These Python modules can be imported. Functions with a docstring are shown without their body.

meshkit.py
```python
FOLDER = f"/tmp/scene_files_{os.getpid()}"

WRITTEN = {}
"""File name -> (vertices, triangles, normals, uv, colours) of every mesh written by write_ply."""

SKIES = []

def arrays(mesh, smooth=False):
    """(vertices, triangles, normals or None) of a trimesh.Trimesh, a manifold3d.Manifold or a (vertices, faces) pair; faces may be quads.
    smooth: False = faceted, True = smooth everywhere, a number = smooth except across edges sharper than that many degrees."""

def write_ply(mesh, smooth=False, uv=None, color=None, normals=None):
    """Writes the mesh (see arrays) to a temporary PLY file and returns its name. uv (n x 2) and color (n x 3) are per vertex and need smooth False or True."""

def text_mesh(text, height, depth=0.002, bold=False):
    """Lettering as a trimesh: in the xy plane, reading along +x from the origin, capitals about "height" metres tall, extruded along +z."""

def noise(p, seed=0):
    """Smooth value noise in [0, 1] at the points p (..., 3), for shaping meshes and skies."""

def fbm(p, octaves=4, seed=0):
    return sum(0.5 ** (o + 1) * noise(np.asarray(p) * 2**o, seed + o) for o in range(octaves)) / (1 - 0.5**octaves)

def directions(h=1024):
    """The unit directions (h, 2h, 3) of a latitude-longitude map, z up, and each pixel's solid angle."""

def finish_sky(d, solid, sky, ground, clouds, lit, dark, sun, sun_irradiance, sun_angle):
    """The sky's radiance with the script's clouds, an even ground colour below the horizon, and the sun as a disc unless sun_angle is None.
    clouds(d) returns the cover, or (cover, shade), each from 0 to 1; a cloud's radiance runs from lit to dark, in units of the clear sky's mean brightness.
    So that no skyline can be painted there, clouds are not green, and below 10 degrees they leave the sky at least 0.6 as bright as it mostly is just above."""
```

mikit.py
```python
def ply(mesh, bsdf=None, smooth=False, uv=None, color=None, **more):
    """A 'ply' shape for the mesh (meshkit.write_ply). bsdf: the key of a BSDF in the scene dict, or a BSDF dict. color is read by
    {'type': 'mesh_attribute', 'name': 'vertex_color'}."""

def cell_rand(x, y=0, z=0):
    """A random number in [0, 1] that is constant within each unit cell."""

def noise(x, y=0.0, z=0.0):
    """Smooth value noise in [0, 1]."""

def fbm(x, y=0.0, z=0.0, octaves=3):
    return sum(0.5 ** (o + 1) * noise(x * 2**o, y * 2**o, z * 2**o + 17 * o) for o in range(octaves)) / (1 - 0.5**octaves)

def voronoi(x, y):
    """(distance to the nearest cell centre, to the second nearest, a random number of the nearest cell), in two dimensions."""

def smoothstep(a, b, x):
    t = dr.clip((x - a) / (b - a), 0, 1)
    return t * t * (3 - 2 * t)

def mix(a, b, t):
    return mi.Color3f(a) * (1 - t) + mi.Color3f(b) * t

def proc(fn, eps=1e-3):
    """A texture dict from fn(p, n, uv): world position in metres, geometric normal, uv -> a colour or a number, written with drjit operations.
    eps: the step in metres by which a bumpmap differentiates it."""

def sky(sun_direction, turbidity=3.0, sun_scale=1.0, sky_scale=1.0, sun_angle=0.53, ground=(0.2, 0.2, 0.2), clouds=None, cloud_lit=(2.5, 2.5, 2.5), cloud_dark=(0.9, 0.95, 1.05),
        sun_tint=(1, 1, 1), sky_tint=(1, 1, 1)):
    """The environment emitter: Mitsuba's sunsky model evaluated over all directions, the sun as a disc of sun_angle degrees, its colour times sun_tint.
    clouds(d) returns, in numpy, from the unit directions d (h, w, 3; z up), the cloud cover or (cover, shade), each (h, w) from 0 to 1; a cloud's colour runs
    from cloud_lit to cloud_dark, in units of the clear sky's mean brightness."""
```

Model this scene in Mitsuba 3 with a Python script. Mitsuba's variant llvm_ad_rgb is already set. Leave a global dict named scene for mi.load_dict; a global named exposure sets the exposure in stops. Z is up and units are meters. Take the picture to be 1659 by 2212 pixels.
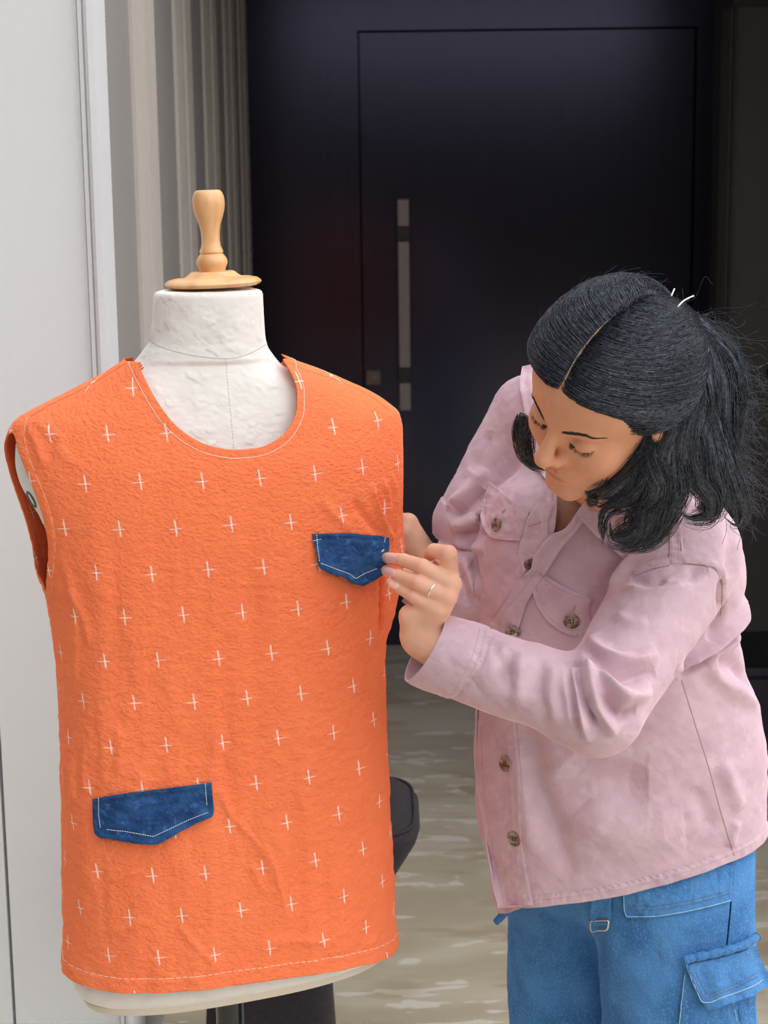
import math, random, numpy as np, trimesh, drjit as dr, mitsuba as mi, mikit, meshkit
from scipy.spatial import cKDTree, Delaunay
from scipy.interpolate import PchipInterpolator, splprep, splev
from scipy.spatial.transform import Rotation
from mikit import proc, noise, fbm, voronoi, cell_rand, smoothstep, mix
T = mi.ScalarTransform4f
random.seed(7)
rng = np.random.default_rng(7)

# ------------------------------------------------------------------ camera, sky, exposure
W_PX, H_PX, F_PX = 1659.0, 2212.0, 3800.0
PITCH, ROLL, CAM_Z = math.radians(10.5), math.radians(0.75), 1.70
EYE = np.array([0.0, 0.0, CAM_Z])
FWD = np.array([0, math.cos(PITCH), -math.sin(PITCH)])
_R0, _U0 = np.array([1.0, 0, 0]), np.array([0, math.sin(PITCH), math.cos(PITCH)])
RIGHT = math.cos(ROLL) * _R0 - math.sin(ROLL) * _U0
UP = math.cos(ROLL) * _U0 + math.sin(ROLL) * _R0
exposure = 2.06
scene, labels = {}, {}
scene['camera'] = dict(type='thinlens', fov=2 * math.degrees(math.atan(W_PX / 2 / F_PX)), fov_axis='x', aperture_radius=0.0028,
                       focus_distance=2.2, near_clip=0.05, far_clip=200.0,
                       to_world=T().look_at(origin=EYE.tolist(), target=(EYE + FWD).tolist(), up=UP.tolist()))

SUN = np.array([0.58, -0.31, 0.75]); SUN /= np.linalg.norm(SUN)
def cloud_cover(d):      # an overcast sky, brightest around the veiled sun
    n = meshkit.fbm(d * 2.2, 3, seed=4)
    return np.full(d.shape[:2], 1.0), np.clip(1 - (0.5 + 0.5 * (d @ SUN)) ** 3.4 + 0.2 * (n - 0.5), 0, 1)

scene['sky'] = mikit.sky(SUN, turbidity=4.0, sun_scale=0.0, sky_scale=1.0, ground=(0.3, 0.28, 0.25),
                         clouds=cloud_cover, cloud_lit=(6.6, 6.5, 6.5), cloud_dark=(0.42, 0.46, 0.56))

# ------------------------------------------------------------------ helpers
def at(px, py, Y):
    """the point at distance Y (metres, along +y) on the sight line of pixel (px, py)"""
    d = FWD + (px - W_PX / 2) / F_PX * RIGHT - (py - H_PX / 2) / F_PX * UP
    return EYE + d * (Y / d[1])

def proj(P):
    q = np.asarray(P, float) - EYE
    w = q @ FWD
    return np.stack([W_PX / 2 + F_PX * (q @ RIGHT) / w, H_PX / 2 - F_PX * (q @ UP) / w, w], -1)

def ray_dir(px, py):
    d = FWD + (px - W_PX / 2) / F_PX * RIGHT - (py - H_PX / 2) / F_PX * UP
    return d / np.linalg.norm(d)

def smin(a, b, k):
    h = np.clip(0.5 + 0.5 * (b - a) / k, 0, 1)
    return b + (a - b) * h - k * h * (1 - h)

def smax(a, b, k):
    return -smin(-a, -b, k)

def cone(p, a, b, ra, rb):
    """distance to a limb from a to b with radii ra, rb"""
    a, b = np.asarray(a, float), np.asarray(b, float)
    ba = b - a
    t = np.clip(((p - a) @ ba) / (ba @ ba), 0, 1)
    return np.linalg.norm(p - a - t[:, None] * ba, axis=1) - (ra + (rb - ra) * t)

def ellip(p, c, r, R=None):
    q = p - np.asarray(c, float)
    if R is not None:
        q = q @ R
    r = np.asarray(r, float)
    k0 = np.linalg.norm(q / r, axis=1)
    k1 = np.linalg.norm(q / (r * r), axis=1)
    return k0 * (k0 - 1) / np.maximum(k1, 1e-9)

def nets(f, lo, hi, h):
    """surface nets: the zero surface of f within the box, as (vertices, triangles)"""
    lo, hi = np.asarray(lo, float), np.asarray(hi, float)
    n = np.ceil((hi - lo) / h).astype(int) + 1
    ax = [lo[k] + h * np.arange(n[k]) for k in range(3)]
    val = np.full(n, 9.0)
    st = 4                                   # coarse look first, then only the blocks near the surface
    cx = [np.arange(0, n[k], st) for k in range(3)]
    g = np.stack(np.meshgrid(*[ax[k][cx[k]] for k in range(3)], indexing='ij'), -1)
    cv = f(g.reshape(-1, 3)).reshape(g.shape[:3])
    near = np.abs(cv) < h * st * 1.9
    near_full = np.zeros(n, bool)
    for i, j, k in np.argwhere(near):
        a, b, c = cx[0][i], cx[1][j], cx[2][k]
        near_full[max(a - 2, 0):a + 3, max(b - 2, 0):b + 3, max(c - 2, 0):c + 3] = True
    val = np.repeat(np.repeat(np.repeat(np.sign(cv), st, 0), st, 1), st, 2)[:n[0], :n[1], :n[2]] * 9.0
    idx = np.argwhere(near_full)
    pts = lo + h * idx
    out = np.empty(len(pts))
    for s in range(0, len(pts), 400000):
        out[s:s + 400000] = f(pts[s:s + 400000])
    val[tuple(idx.T)] = out
    val = val.astype(float)
    inside = val < 0
    c = np.zeros(np.array(n) - 1, int)
    for a, b, d in np.ndindex(2, 2, 2):
        c += inside[a:n[0] - 1 + a, b:n[1] - 1 + b, d:n[2] - 1 + d]
    act = np.argwhere((c > 0) & (c < 8))
    vid = np.full(np.array(n) - 1, -1)
    vid[tuple(act.T)] = np.arange(len(act))
    acc, cnt = np.zeros((len(act), 3)), np.zeros(len(act))
    cor = [(a, b, d) for a in (0, 1) for b in (0, 1) for d in (0, 1)]
    V8 = np.stack([val[tuple((act + np.array(q)).T)] for q in cor], 1)
    for i in range(8):
        for j in range(i + 1, 8):
            if sum(abs(np.array(cor[i]) - np.array(cor[j]))) != 1:
                continue
            a, b = V8[:, i], V8[:, j]
            m = (a < 0) != (b < 0)
            t = a[m] / (a[m] - b[m])
            acc[m] += np.array(cor[i]) + t[:, None] * (np.array(cor[j]) - np.array(cor[i]))
            cnt[m] += 1
    V = lo + h * (act + acc / cnt[:, None])
    F = []
    for k in range(3):
        u, w = (k + 1) % 3, (k + 2) % 3
        sl0 = [slice(None)] * 3; sl1 = [slice(None)] * 3
        sl0[k] = slice(0, n[k] - 1); sl1[k] = slice(1, n[k])
        A, B = inside[tuple(sl0)], inside[tuple(sl1)]
        e = np.argwhere(A != B)
        e = e[(e[:, u] > 0) & (e[:, w] > 0) & (e[:, u] < n[u] - 1) & (e[:, w] < n[w] - 1)]
        q = []
        for du, dw in ((-1, -1), (0, -1), (0, 0), (-1, 0)):
            o = e.copy(); o[:, u] += du; o[:, w] += dw
            q.append(vid[tuple(o.T)])
        q = np.stack(q, 1)
        fl = ~A[tuple(e.T)]
        q[fl] = q[fl][:, ::-1]
        q = q[(q >= 0).all(1)]
        F += [q[:, [0, 1, 2]], q[:, [0, 2, 3]]]
    return V, np.vstack(F)

def vnormals(V, F):
    n = np.zeros_like(V)
    c = np.cross(V[F[:, 1]] - V[F[:, 0]], V[F[:, 2]] - V[F[:, 0]])
    for k in range(3):
        np.add.at(n, F[:, k], c)
    return n / np.maximum(np.linalg.norm(n, axis=1, keepdims=True), 1e-12)

def relax(V, F, n=3, lam=0.5):
    E = np.vstack([F[:, [0, 1]], F[:, [1, 2]], F[:, [2, 0]]])
    for i in range(n):
        for l in (lam, -lam * 1.04):
            s, c = np.zeros_like(V), np.zeros(len(V))
            np.add.at(s, E[:, 0], V[E[:, 1]]); np.add.at(s, E[:, 1], V[E[:, 0]])
            np.add.at(c, E[:, 0], 1); np.add.at(c, E[:, 1], 1)
            V = V + l * (s / np.maximum(c, 1)[:, None] - V)
    return V

def clip(V, F, g, extra=None):
    """keeps the part of the mesh where g > 0, cut cleanly; extra = per-vertex columns cut along with it"""
    X = V if extra is None else np.hstack([V, extra])
    keep = g > 0
    k = keep[F].sum(1)
    out = [F[k == 3]]
    new, at_edge = [], {}
    def cut(i, j):
        key = (min(i, j), max(i, j))
        if key not in at_edge:
            t = g[i] / (g[i] - g[j])
            at_edge[key] = len(X) + len(new)
            new.append(X[i] + t * (X[j] - X[i]))
        return at_edge[key]
    tri = []
    for f in F[(k == 1) | (k == 2)]:
        f = list(f)
        if keep[f].sum() == 1:
            while not keep[f[0]]: f = f[1:] + f[:1]
            tri.append([f[0], cut(f[0], f[1]), cut(f[0], f[2])])
        else:
            while keep[f[0]]: f = f[1:] + f[:1]
            a, b = cut(f[0], f[1]), cut(f[0], f[2])
            tri += [[f[1], f[2], a], [f[2], b, a]]
    if new: X = np.vstack([X, new])
    F2 = np.vstack(out + ([np.array(tri)] if tri else []))
    used = np.unique(F2)
    m = np.full(len(X), -1); m[used] = np.arange(len(used))
    X, F2 = X[used], m[F2]
    return (X[:, :3], F2) if extra is None else (X[:, :3], F2, X[:, 3:])

def border(F):
    E = np.vstack([F[:, [0, 1]], F[:, [1, 2]], F[:, [2, 0]]])
    key = np.sort(E, 1)
    _, inv, cnt = np.unique(key, axis=0, return_inverse=True, return_counts=True)
    return E[cnt[inv.ravel()] == 1]

def shell(V, F, t, extra=None, inward=True):
    """gives a cloth surface its thickness t (behind its normals)"""
    N = vnormals(V, F)
    V2 = V - N * (t if np.isscalar(t) else np.asarray(t)[:, None])
    B = border(F)
    n = len(V)
    F2 = np.vstack([F, F[:, ::-1] + n, np.stack([B[:, 1], B[:, 0], B[:, 0] + n], 1), np.stack([B[:, 1], B[:, 0] + n, B[:, 1] + n], 1)])
    return (np.vstack([V, V2]), F2) if extra is None else (np.vstack([V, V2]), F2, np.vstack([extra, extra]))

def loft(rings, closed=True, cap0=False, cap1=False):
    R = np.asarray(rings, float)
    m, n = R.shape[:2]
    V = R.reshape(-1, 3)
    i, j = np.meshgrid(np.arange(m - 1), np.arange(n if closed else n - 1), indexing='ij')
    j2 = (j + 1) % n
    q = np.stack([i * n + j, i * n + j2, (i + 1) * n + j2, (i + 1) * n + j], -1).reshape(-1, 4)
    F = [q[:, [0, 1, 2]], q[:, [0, 2, 3]]]
    for use, r, flip in ((cap0, 0, True), (cap1, m - 1, False)):
        if use:
            V = np.vstack([V, R[r].mean(0)])
            a = np.arange(n); c = np.full(n, len(V) - 1)
            t = np.stack([r * n + a, r * n + (a + 1) % n, c], 1)
            F.append(t[:, ::-1] if flip else t)
    return V, np.vstack(F)

def lathe(profile, center, n=48):
    a = np.arange(n) * 2 * np.pi / n
    rings = [[(center[0] + r * math.cos(t), center[1] + r * math.sin(t), center[2] + z) for t in a] for r, z in profile]
    return loft(rings, cap0=True, cap1=True)

def box(lo, hi, bevel=0.0):
    lo, hi = np.asarray(lo, float), np.asarray(hi, float)
    if bevel <= 0:
        m = trimesh.creation.box(bounds=[lo, hi]); return np.array(m.vertices), np.array(m.faces)
    c, e = (lo + hi) / 2, (hi - lo) / 2
    p = []
    for s in np.ndindex(2, 2, 2):
        sg = np.array(s) * 2 - 1
        for k in range(3):
            q = e - bevel; q = q.copy(); q[k] = e[k]
            p.append(c + sg * q)
    m = trimesh.convex.convex_hull(np.array(p)); return np.array(m.vertices), np.array(m.faces)

def tube(P, r, sides=6, caps=True):
    P = np.asarray(P, float)
    t = np.gradient(P, axis=0); t /= np.linalg.norm(t, axis=1, keepdims=True) + 1e-12
    a = np.cross(t[0], [0, 0, 1.0] if abs(t[0][2]) < 0.9 else [1.0, 0, 0]); a /= np.linalg.norm(a)
    A = []
    for k in range(len(P)):
        a = a - t[k] * (a @ t[k]); a /= np.linalg.norm(a) + 1e-12
        A.append(a)
    A = np.array(A); B = np.cross(t, A)
    ang = np.arange(sides) * 2 * np.pi / sides
    r = np.broadcast_to(r, (len(P),))[:, None, None]
    R = P[:, None] + r * (np.cos(ang)[None, :, None] * A[:, None] + np.sin(ang)[None, :, None] * B[:, None])
    V, F = loft(R, cap0=caps, cap1=caps)
    return V, F

def join(parts):
    V, F, n = [], [], 0
    for v, f in parts:
        V.append(v); F.append(np.asarray(f) + n); n += len(v)
    return np.vstack(V), np.vstack(F)

def outward(V, F):
    """turns a closed mesh so that its faces look outwards"""
    a, b, c = V[F[:, 0]], V[F[:, 1]], V[F[:, 2]]
    return (V, F) if np.einsum('ij,ij->', a, np.cross(b, c)) > 0 else (V, F[:, ::-1])

class Picker:
    """finds the front-most surface point of a mesh on a pixel's sight line"""
    def __init__(self, V, F):
        self.V, self.F = V, F
        self.N = vnormals(V, F)
        q = proj(V)
        self.q = q
        t = q[F]
        nz = (t[:, 1, 0] - t[:, 0, 0]) * (t[:, 2, 1] - t[:, 0, 1]) - (t[:, 1, 1] - t[:, 0, 1]) * (t[:, 2, 0] - t[:, 0, 0])
        ok = np.abs(nz) > 1e-9
        self.Fk = np.nonzero(ok)[0]
        t = t[ok]
        self.t = t
        self.mn, self.mx = t[:, :, :2].min(1), t[:, :, :2].max(1)
        self.tree = None
        self.cell = max(10.0, float((self.mx - self.mn).max()) + 0.01)
        k = np.floor(self.mn / self.cell).astype(np.int64)
        key = k[:, 0] * 100003 + k[:, 1]
        self.order = np.argsort(key, kind='stable'); self.key = key[self.order]
    def __call__(self, px, py):
        cx, cy = math.floor(px / self.cell), math.floor(py / self.cell)
        m = []
        for i in (cx - 1, cx):
            for j in (cy - 1, cy):
                a, b = np.searchsorted(self.key, [i * 100003 + j, i * 100003 + j + 1])
                m.append(self.order[a:b])
        m = np.concatenate(m)
        m = m[(self.mn[m, 0] <= px) & (self.mx[m, 0] >= px) & (self.mn[m, 1] <= py) & (self.mx[m, 1] >= py)]
        best = None
        if len(m):
            t = self.t[m]
            a, b, c = t[:, 0], t[:, 1], t[:, 2]
            det = (b[:, 1] - c[:, 1]) * (a[:, 0] - c[:, 0]) + (c[:, 0] - b[:, 0]) * (a[:, 1] - c[:, 1])
            l0 = ((b[:, 1] - c[:, 1]) * (px - c[:, 0]) + (c[:, 0] - b[:, 0]) * (py - c[:, 1])) / det
            l1 = ((c[:, 1] - a[:, 1]) * (px - c[:, 0]) + (a[:, 0] - c[:, 0]) * (py - c[:, 1])) / det
            l2 = 1 - l0 - l1
            ok = (l0 >= -1e-6) & (l1 >= -1e-6) & (l2 >= -1e-6)
            if ok.any():
                iz = l0 / a[:, 2] + l1 / b[:, 2] + l2 / c[:, 2]
                iz[~ok] = -1
                j = int(np.argmax(iz))
                f = self.F[self.Fk[m[j]]]
                w = np.array([l0[j] / a[j, 2], l1[j] / b[j, 2], l2[j] / c[j, 2]]); w /= w.sum()
                n = w @ self.N[f]
                return w @ self.V[f], n / np.linalg.norm(n)
        if self.tree is None: self.tree = cKDTree(self.q[:, :2])
        d, i = self.tree.query([px, py], k=12)
        i = i[np.argmin(self.q[i, 2])]
        P = EYE + ray_dir(px, py) * ((self.V[i] - EYE) @ ray_dir(px, py))
        return P, self.N[i]
    def line(self, poly, step=4.0, lift=0.0, smooth=True):
        """points every `step` pixels along the pixel polyline, on the surface and lifted off it"""
        q = dense(poly, step)
        r = [self(x, y) for x, y in q]
        P, N = np.array([x[0] for x in r]), np.array([x[1] for x in r])
        if smooth and len(P) > 4:
            for _ in range(2):
                N[1:-1] = (N[:-2] + 2 * N[1:-1] + N[2:]) / 4
            N /= np.linalg.norm(N, axis=1, keepdims=True)
        return P + N * lift, N

def dense(poly, step):
    p = np.asarray(poly, float)
    s = np.concatenate([[0], np.cumsum(np.linalg.norm(np.diff(p, axis=0), axis=1))])
    n = max(2, int(round(s[-1] / step)) + 1)
    u = np.linspace(0, s[-1], n)
    return np.stack([np.interp(u, s, p[:, 0]), np.interp(u, s, p[:, 1])], 1)

def curve(poly, n=60):
    """a smooth curve through points (2-D or 3-D)"""
    p = np.asarray(poly, float)
    s = np.concatenate([[0], np.cumsum(np.linalg.norm(np.diff(p, axis=0), axis=1))])
    u = np.linspace(0, s[-1], n)
    return np.stack([PchipInterpolator(s, p[:, k])(u) for k in range(p.shape[1])], 1)

def polyinside(poly, q):
    poly = np.asarray(poly, float); x, y = q[:, 0], q[:, 1]
    ins = np.zeros(len(q), bool)
    for (x0, y0), (x1, y1) in zip(poly, np.roll(poly, -1, 0)):
        c = ((y0 > y) != (y1 > y)) & (x < (x1 - x0) * (y - y0) / (y1 - y0 + 1e-12) + x0)
        ins ^= c
    return ins

def polydist(poly, q, closed=True):
    p = np.asarray(poly, float)
    nx = np.roll(p, -1, 0) if closed else p[1:]
    d = np.full(len(q), 1e9)
    for a, b in zip(p, nx):
        ab = b - a
        t = np.clip(((q - a) @ ab) / (ab @ ab + 1e-12), 0, 1)
        d = np.minimum(d, np.linalg.norm(q - a - t[:, None] * ab, axis=1))
    return d

def patch(poly, pick, step=5.0, lift=0.002, thick=0.0015, relief=None, even=0):
    """a piece of cloth with the outline poly (pixels) laid on the surface of pick; relief(q, edge distance in px) adds metres of height"""
    b = dense(list(map(tuple, poly)) + [tuple(poly[0])], step)[:-1]
    lo, hi = b.min(0), b.max(0)
    gx, gy = np.meshgrid(np.arange(lo[0], hi[0], step), np.arange(lo[1], hi[1], step))
    g = np.stack([gx.ravel() + (np.arange(gx.size) // gx.shape[1] % 2) * step / 2, gy.ravel()], 1)
    g = g[polyinside(poly, g)]
    g = g[polydist(poly, g) > step * 0.6]
    q = np.vstack([b, g])
    F = Delaunay(q).simplices
    F = F[polyinside(poly, q[F].mean(1))]
    r = [pick(x, y) for x, y in q]
    P, N = np.array([x[0] for x in r]), np.array([x[1] for x in r])
    t = cKDTree(q); _, nb = t.query(q, k=min(9, len(q)))
    for _ in range(2 + even):
        N = N[nb].mean(1); N /= np.linalg.norm(N, axis=1, keepdims=True)
    if even:                                 # cloth bridges small steps of what it lies on
        D = np.array([ray_dir(x, y) for x, y in q])
        r_ = np.linalg.norm(P - EYE, axis=1)
        r_ = np.clip(r_, np.percentile(r_, 2) - 0.05, np.median(r_) + 0.06)
        for _ in range(even): r_ = 0.3 * r_ + 0.7 * np.median(r_[nb], axis=1)
        for _ in range(even): r_ = r_[nb].mean(1)
        P = EYE + D * r_[:, None]
    h = np.full(len(q), lift) + (relief(q, polydist(poly, q)) if relief is not None else 0)
    V = P + N * h[:, None]
    n = np.cross(V[F[:, 1]] - V[F[:, 0]], V[F[:, 2]] - V[F[:, 0]])
    flip = (n * N[F].mean(1)).sum(1) < 0
    F[flip] = F[flip][:, ::-1]
    return shell(V, F, thick)

def stitches(lines, r=0.0005, dash=5.0, gap=3.0):
    """thread: lines of (points, normals) cut into dashes (pixels are about half a millimetre here)"""
    out = []
    for P in lines:
        P = P[0] if isinstance(P, tuple) else P
        s = np.concatenate([[0], np.cumsum(np.linalg.norm(np.diff(P, axis=0), axis=1))])
        L, u = s[-1], 0.0
        d, g = dash * 0.0006, gap * 0.0006
        while u < L:
            w = np.linspace(u, min(u + d, L), 3)
            Q = np.stack([np.interp(w, s, P[:, k]) for k in range(3)], 1)
            if np.linalg.norm(Q[-1] - Q[0]) > 1e-5: out.append(tube(Q, r, 4))
            u += d + g
    return join(out)

def bs(name, d):
    scene[name] = d
    return name

def rgb(c):
    return {'type': 'rgb', 'value': [float(x) for x in c]}

def add(key, mesh, mat, smooth=30, uv=None, color=None, label=None, cat=None, kind=None, group=None):
    scene[key] = mikit.ply(mesh, mat, smooth=smooth, uv=uv, color=color)
    note(key, label, cat, kind, group)
    return key

def note(key, label=None, cat=None, kind=None, group=None):
    d = {k: v for k, v in (('label', label), ('category', cat), ('kind', kind), ('group', group)) if v}
    if d: labels[key] = d

# ------------------------------------------------------------------ materials of the setting
def two(d):
    return {'type': 'twosided', 'bsdf': d}

bs('white_paint', two({'type': 'principled', 'base_color': proc(lambda p, n, uv: mix((0.65, 0.67, 0.69), (0.69, 0.71, 0.728), fbm(p[0] * 3, p[1] * 3, p[2] * 3))), 'roughness': 0.5, 'specular': 0.4}))
bs('white_frame', two({'type': 'principled', 'base_color': rgb((0.68, 0.69, 0.71)), 'roughness': 0.35, 'specular': 0.5}))
bs('slat_paint', two({'type': 'principled', 'base_color': proc(lambda p, n, uv: mix((0.44, 0.405, 0.37), (0.50, 0.46, 0.42), fbm(p[0] * 20, p[1] * 20, p[2] * 3))), 'roughness': 0.6}))
bs('gap_paint', two({'type': 'principled', 'base_color': rgb((0.27, 0.255, 0.245)), 'roughness': 0.55}))
def veneer(p, n, uv):
    g = fbm(p[0] * 190 + 3 * noise(p[0] * 4, p[2] * 1.2), p[1] * 40, p[2] * 1.6, 3)
    return mix((0.0014, 0.0013, 0.0024), (0.0045, 0.0042, 0.0075), smoothstep(0.3, 0.75, g))
bs('dark_veneer', two({'type': 'principled', 'base_color': proc(veneer), 'roughness': 0.18, 'specular': 0.6, 'spec_tint': 0.6}))
bs('grey_wall', two({'type': 'principled', 'base_color': proc(lambda p, n, uv: mix((0.10, 0.095, 0.09), (0.12, 0.113, 0.106), fbm(p[0] * 5, p[1] * 5, p[2] * 5))), 'roughness': 0.7}))
bs('dark_jamb', two({'type': 'principled', 'base_color': rgb((0.045, 0.044, 0.043)), 'roughness': 0.5}))
bs('brushed_bronze', two({'type': 'principled', 'base_color': rgb((0.30, 0.255, 0.245)), 'roughness': 0.5, 'metallic': 0.5}))
bs('black_metal', two({'type': 'principled', 'base_color': rgb((0.012, 0.012, 0.014)), 'roughness': 0.3, 'specular': 0.5}))
def marble(p, n, uv):
    w = fbm(p[0] * 2.1, p[1] * 2.1, 3.0, 3)
    a = fbm(p[0] * 2.6 + 1.5 * w, p[1] * 7.0 + 2 * w, 0.5, 4)
    b = fbm(p[0] * 7 + 2 * w, p[1] * 20 + 2 * w, 7.5, 4)
    c = mix((0.48, 0.415, 0.305), (0.60, 0.54, 0.42), smoothstep(0.3, 0.7, a))
    c = mix(c, (0.74, 0.70, 0.62), 0.8 * smoothstep(0.585, 0.63, b))
    c = mix(c, (0.36, 0.26, 0.15), 0.5 * smoothstep(0.58, 0.75, fbm(p[0] * 4 + 9, p[1] * 11, 2.5, 3)))
    return c
bs('marble', two({'type': 'principled', 'base_color': proc(marble), 'roughness': 0.28, 'specular': 0.5}))
bs('plaster', two({'type': 'principled', 'base_color': rgb((0.55, 0.54, 0.53)), 'roughness': 0.8}))

# ------------------------------------------------------------------ the setting: entrance recess with a dark door
XL = -0.464            # face of the recess's left side
Y_WHITE, Y_DOOR, Y_RW = 2.98, 6.40, 6.05
Z_CEIL = 2.70
add('floor', box((-7, -6.0, -0.05), (7, 7.0, 0.0)), 'marble', False, kind='structure', label='polished beige marble floor with pale streaks')
add('wall_front', box((-7, -6.2, 0), (7, -6.0, 2.9)), 'dark_jamb', False, kind='structure', label='dark garden wall across the court behind the camera')
add('wall_court', box((-3.2, -6.0, 0), (-3.0, Y_WHITE, 4.0)), 'grey_wall', False, kind='structure', label='tall grey wall along the side of the court')
add('ceiling', box((-3.2, 3.7, Z_CEIL), (1.6, 7.0, Z_CEIL + 0.2)), 'grey_wall', False, kind='structure', label='plain ceiling over the entrance recess')
gap_x = at(11, 1900, Y_WHITE)[0]
t0, t1 = at(168, 100, Y_WHITE)[0] , XL
add('wall_left', join([box((gap_x + 0.006, Y_WHITE, 0), (t0, Y_WHITE + 0.12, Z_CEIL)), box((-3.2, Y_WHITE, 0), (gap_x, Y_WHITE + 0.12, Z_CEIL))]), 'white_paint', False, kind='structure', label='white painted wall panel beside the entrance recess')
fr = []
w = (t1 - t0)
for a, b, h in ((0.0, 0.10, -0.008), (0.10, 0.34, 0.010), (0.34, 0.46, 0.002), (0.46, 0.66, 0.013), (0.66, 1.0, 0.020)):
    fr.append(box((t0 + a * w, Y_WHITE - h, 0), (t0 + b * w, Y_WHITE + 0.12, Z_CEIL)))
add('trim_1', join(fr), 'white_frame', False, kind='structure', label='white grooved frame edging the white wall')
add('wall_entrance', box((XL - 0.12, Y_WHITE + 0.12, 0), (XL - 0.010, Y_DOOR + 0.1, Z_CEIL)), 'gap_paint', False, kind='structure', label='grey side wall of the recess with upright slats')
for k, (a, b) in enumerate(((3.467, 3.773), (4.196, 4.513), (4.88, 5.22), (5.546, 5.87), (6.13, 6.40))):
    key = 'wall_entrance__slat' + (f'_{k:03d}' if k else '')
    add(key, join([box((XL - 0.012, a, 0), (XL - 0.003, b - 0.14, Z_CEIL)), box((XL - 0.012, b - 0.14, 0), (XL + 0.001, b, Z_CEIL))]), 'slat_paint', False)
add('wall_left_return', box((XL - 0.12, Y_WHITE + 0.12, 0), (XL - 0.02, Y_WHITE + 0.13, Z_CEIL)), 'gap_paint', False, kind='structure')
add('wall_side', box((1.42, 3.2, 0), (1.55, Y_RW + 0.1, Z_CEIL)), 'grey_wall', False, kind='structure', label='side wall of the recess')
# back: dark panelled wall with the door
xa, xb = XL, at(1539, 300, Y_DOOR)[0]
dl, dr_ = at(775, 300, Y_DOOR)[0], at(1502, 300, Y_DOOR)[0]
dtop = at(1100, 62, Y_DOOR)[2]
add('wall_back', join([box((xa - 0.1, Y_DOOR, 0), (dl, Y_DOOR + 0.15, Z_CEIL)), box((dr_, Y_DOOR, 0), (xb + 0.02, Y_DOOR + 0.15, Z_CEIL)), box((dl, Y_DOOR, dtop), (dr_, Y_DOOR + 0.15, Z_CEIL)), box((dl - 0.1, Y_DOOR + 0.1, 0), (dr_ + 0.1, Y_DOOR + 0.15, dtop + 0.1)), box((dl, Y_DOOR + 0.02, 0), (dr_, Y_DOOR + 0.1, 0.008))]),
    'dark_veneer', False, kind='structure', label='black veneered panel wall around the door')
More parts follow.
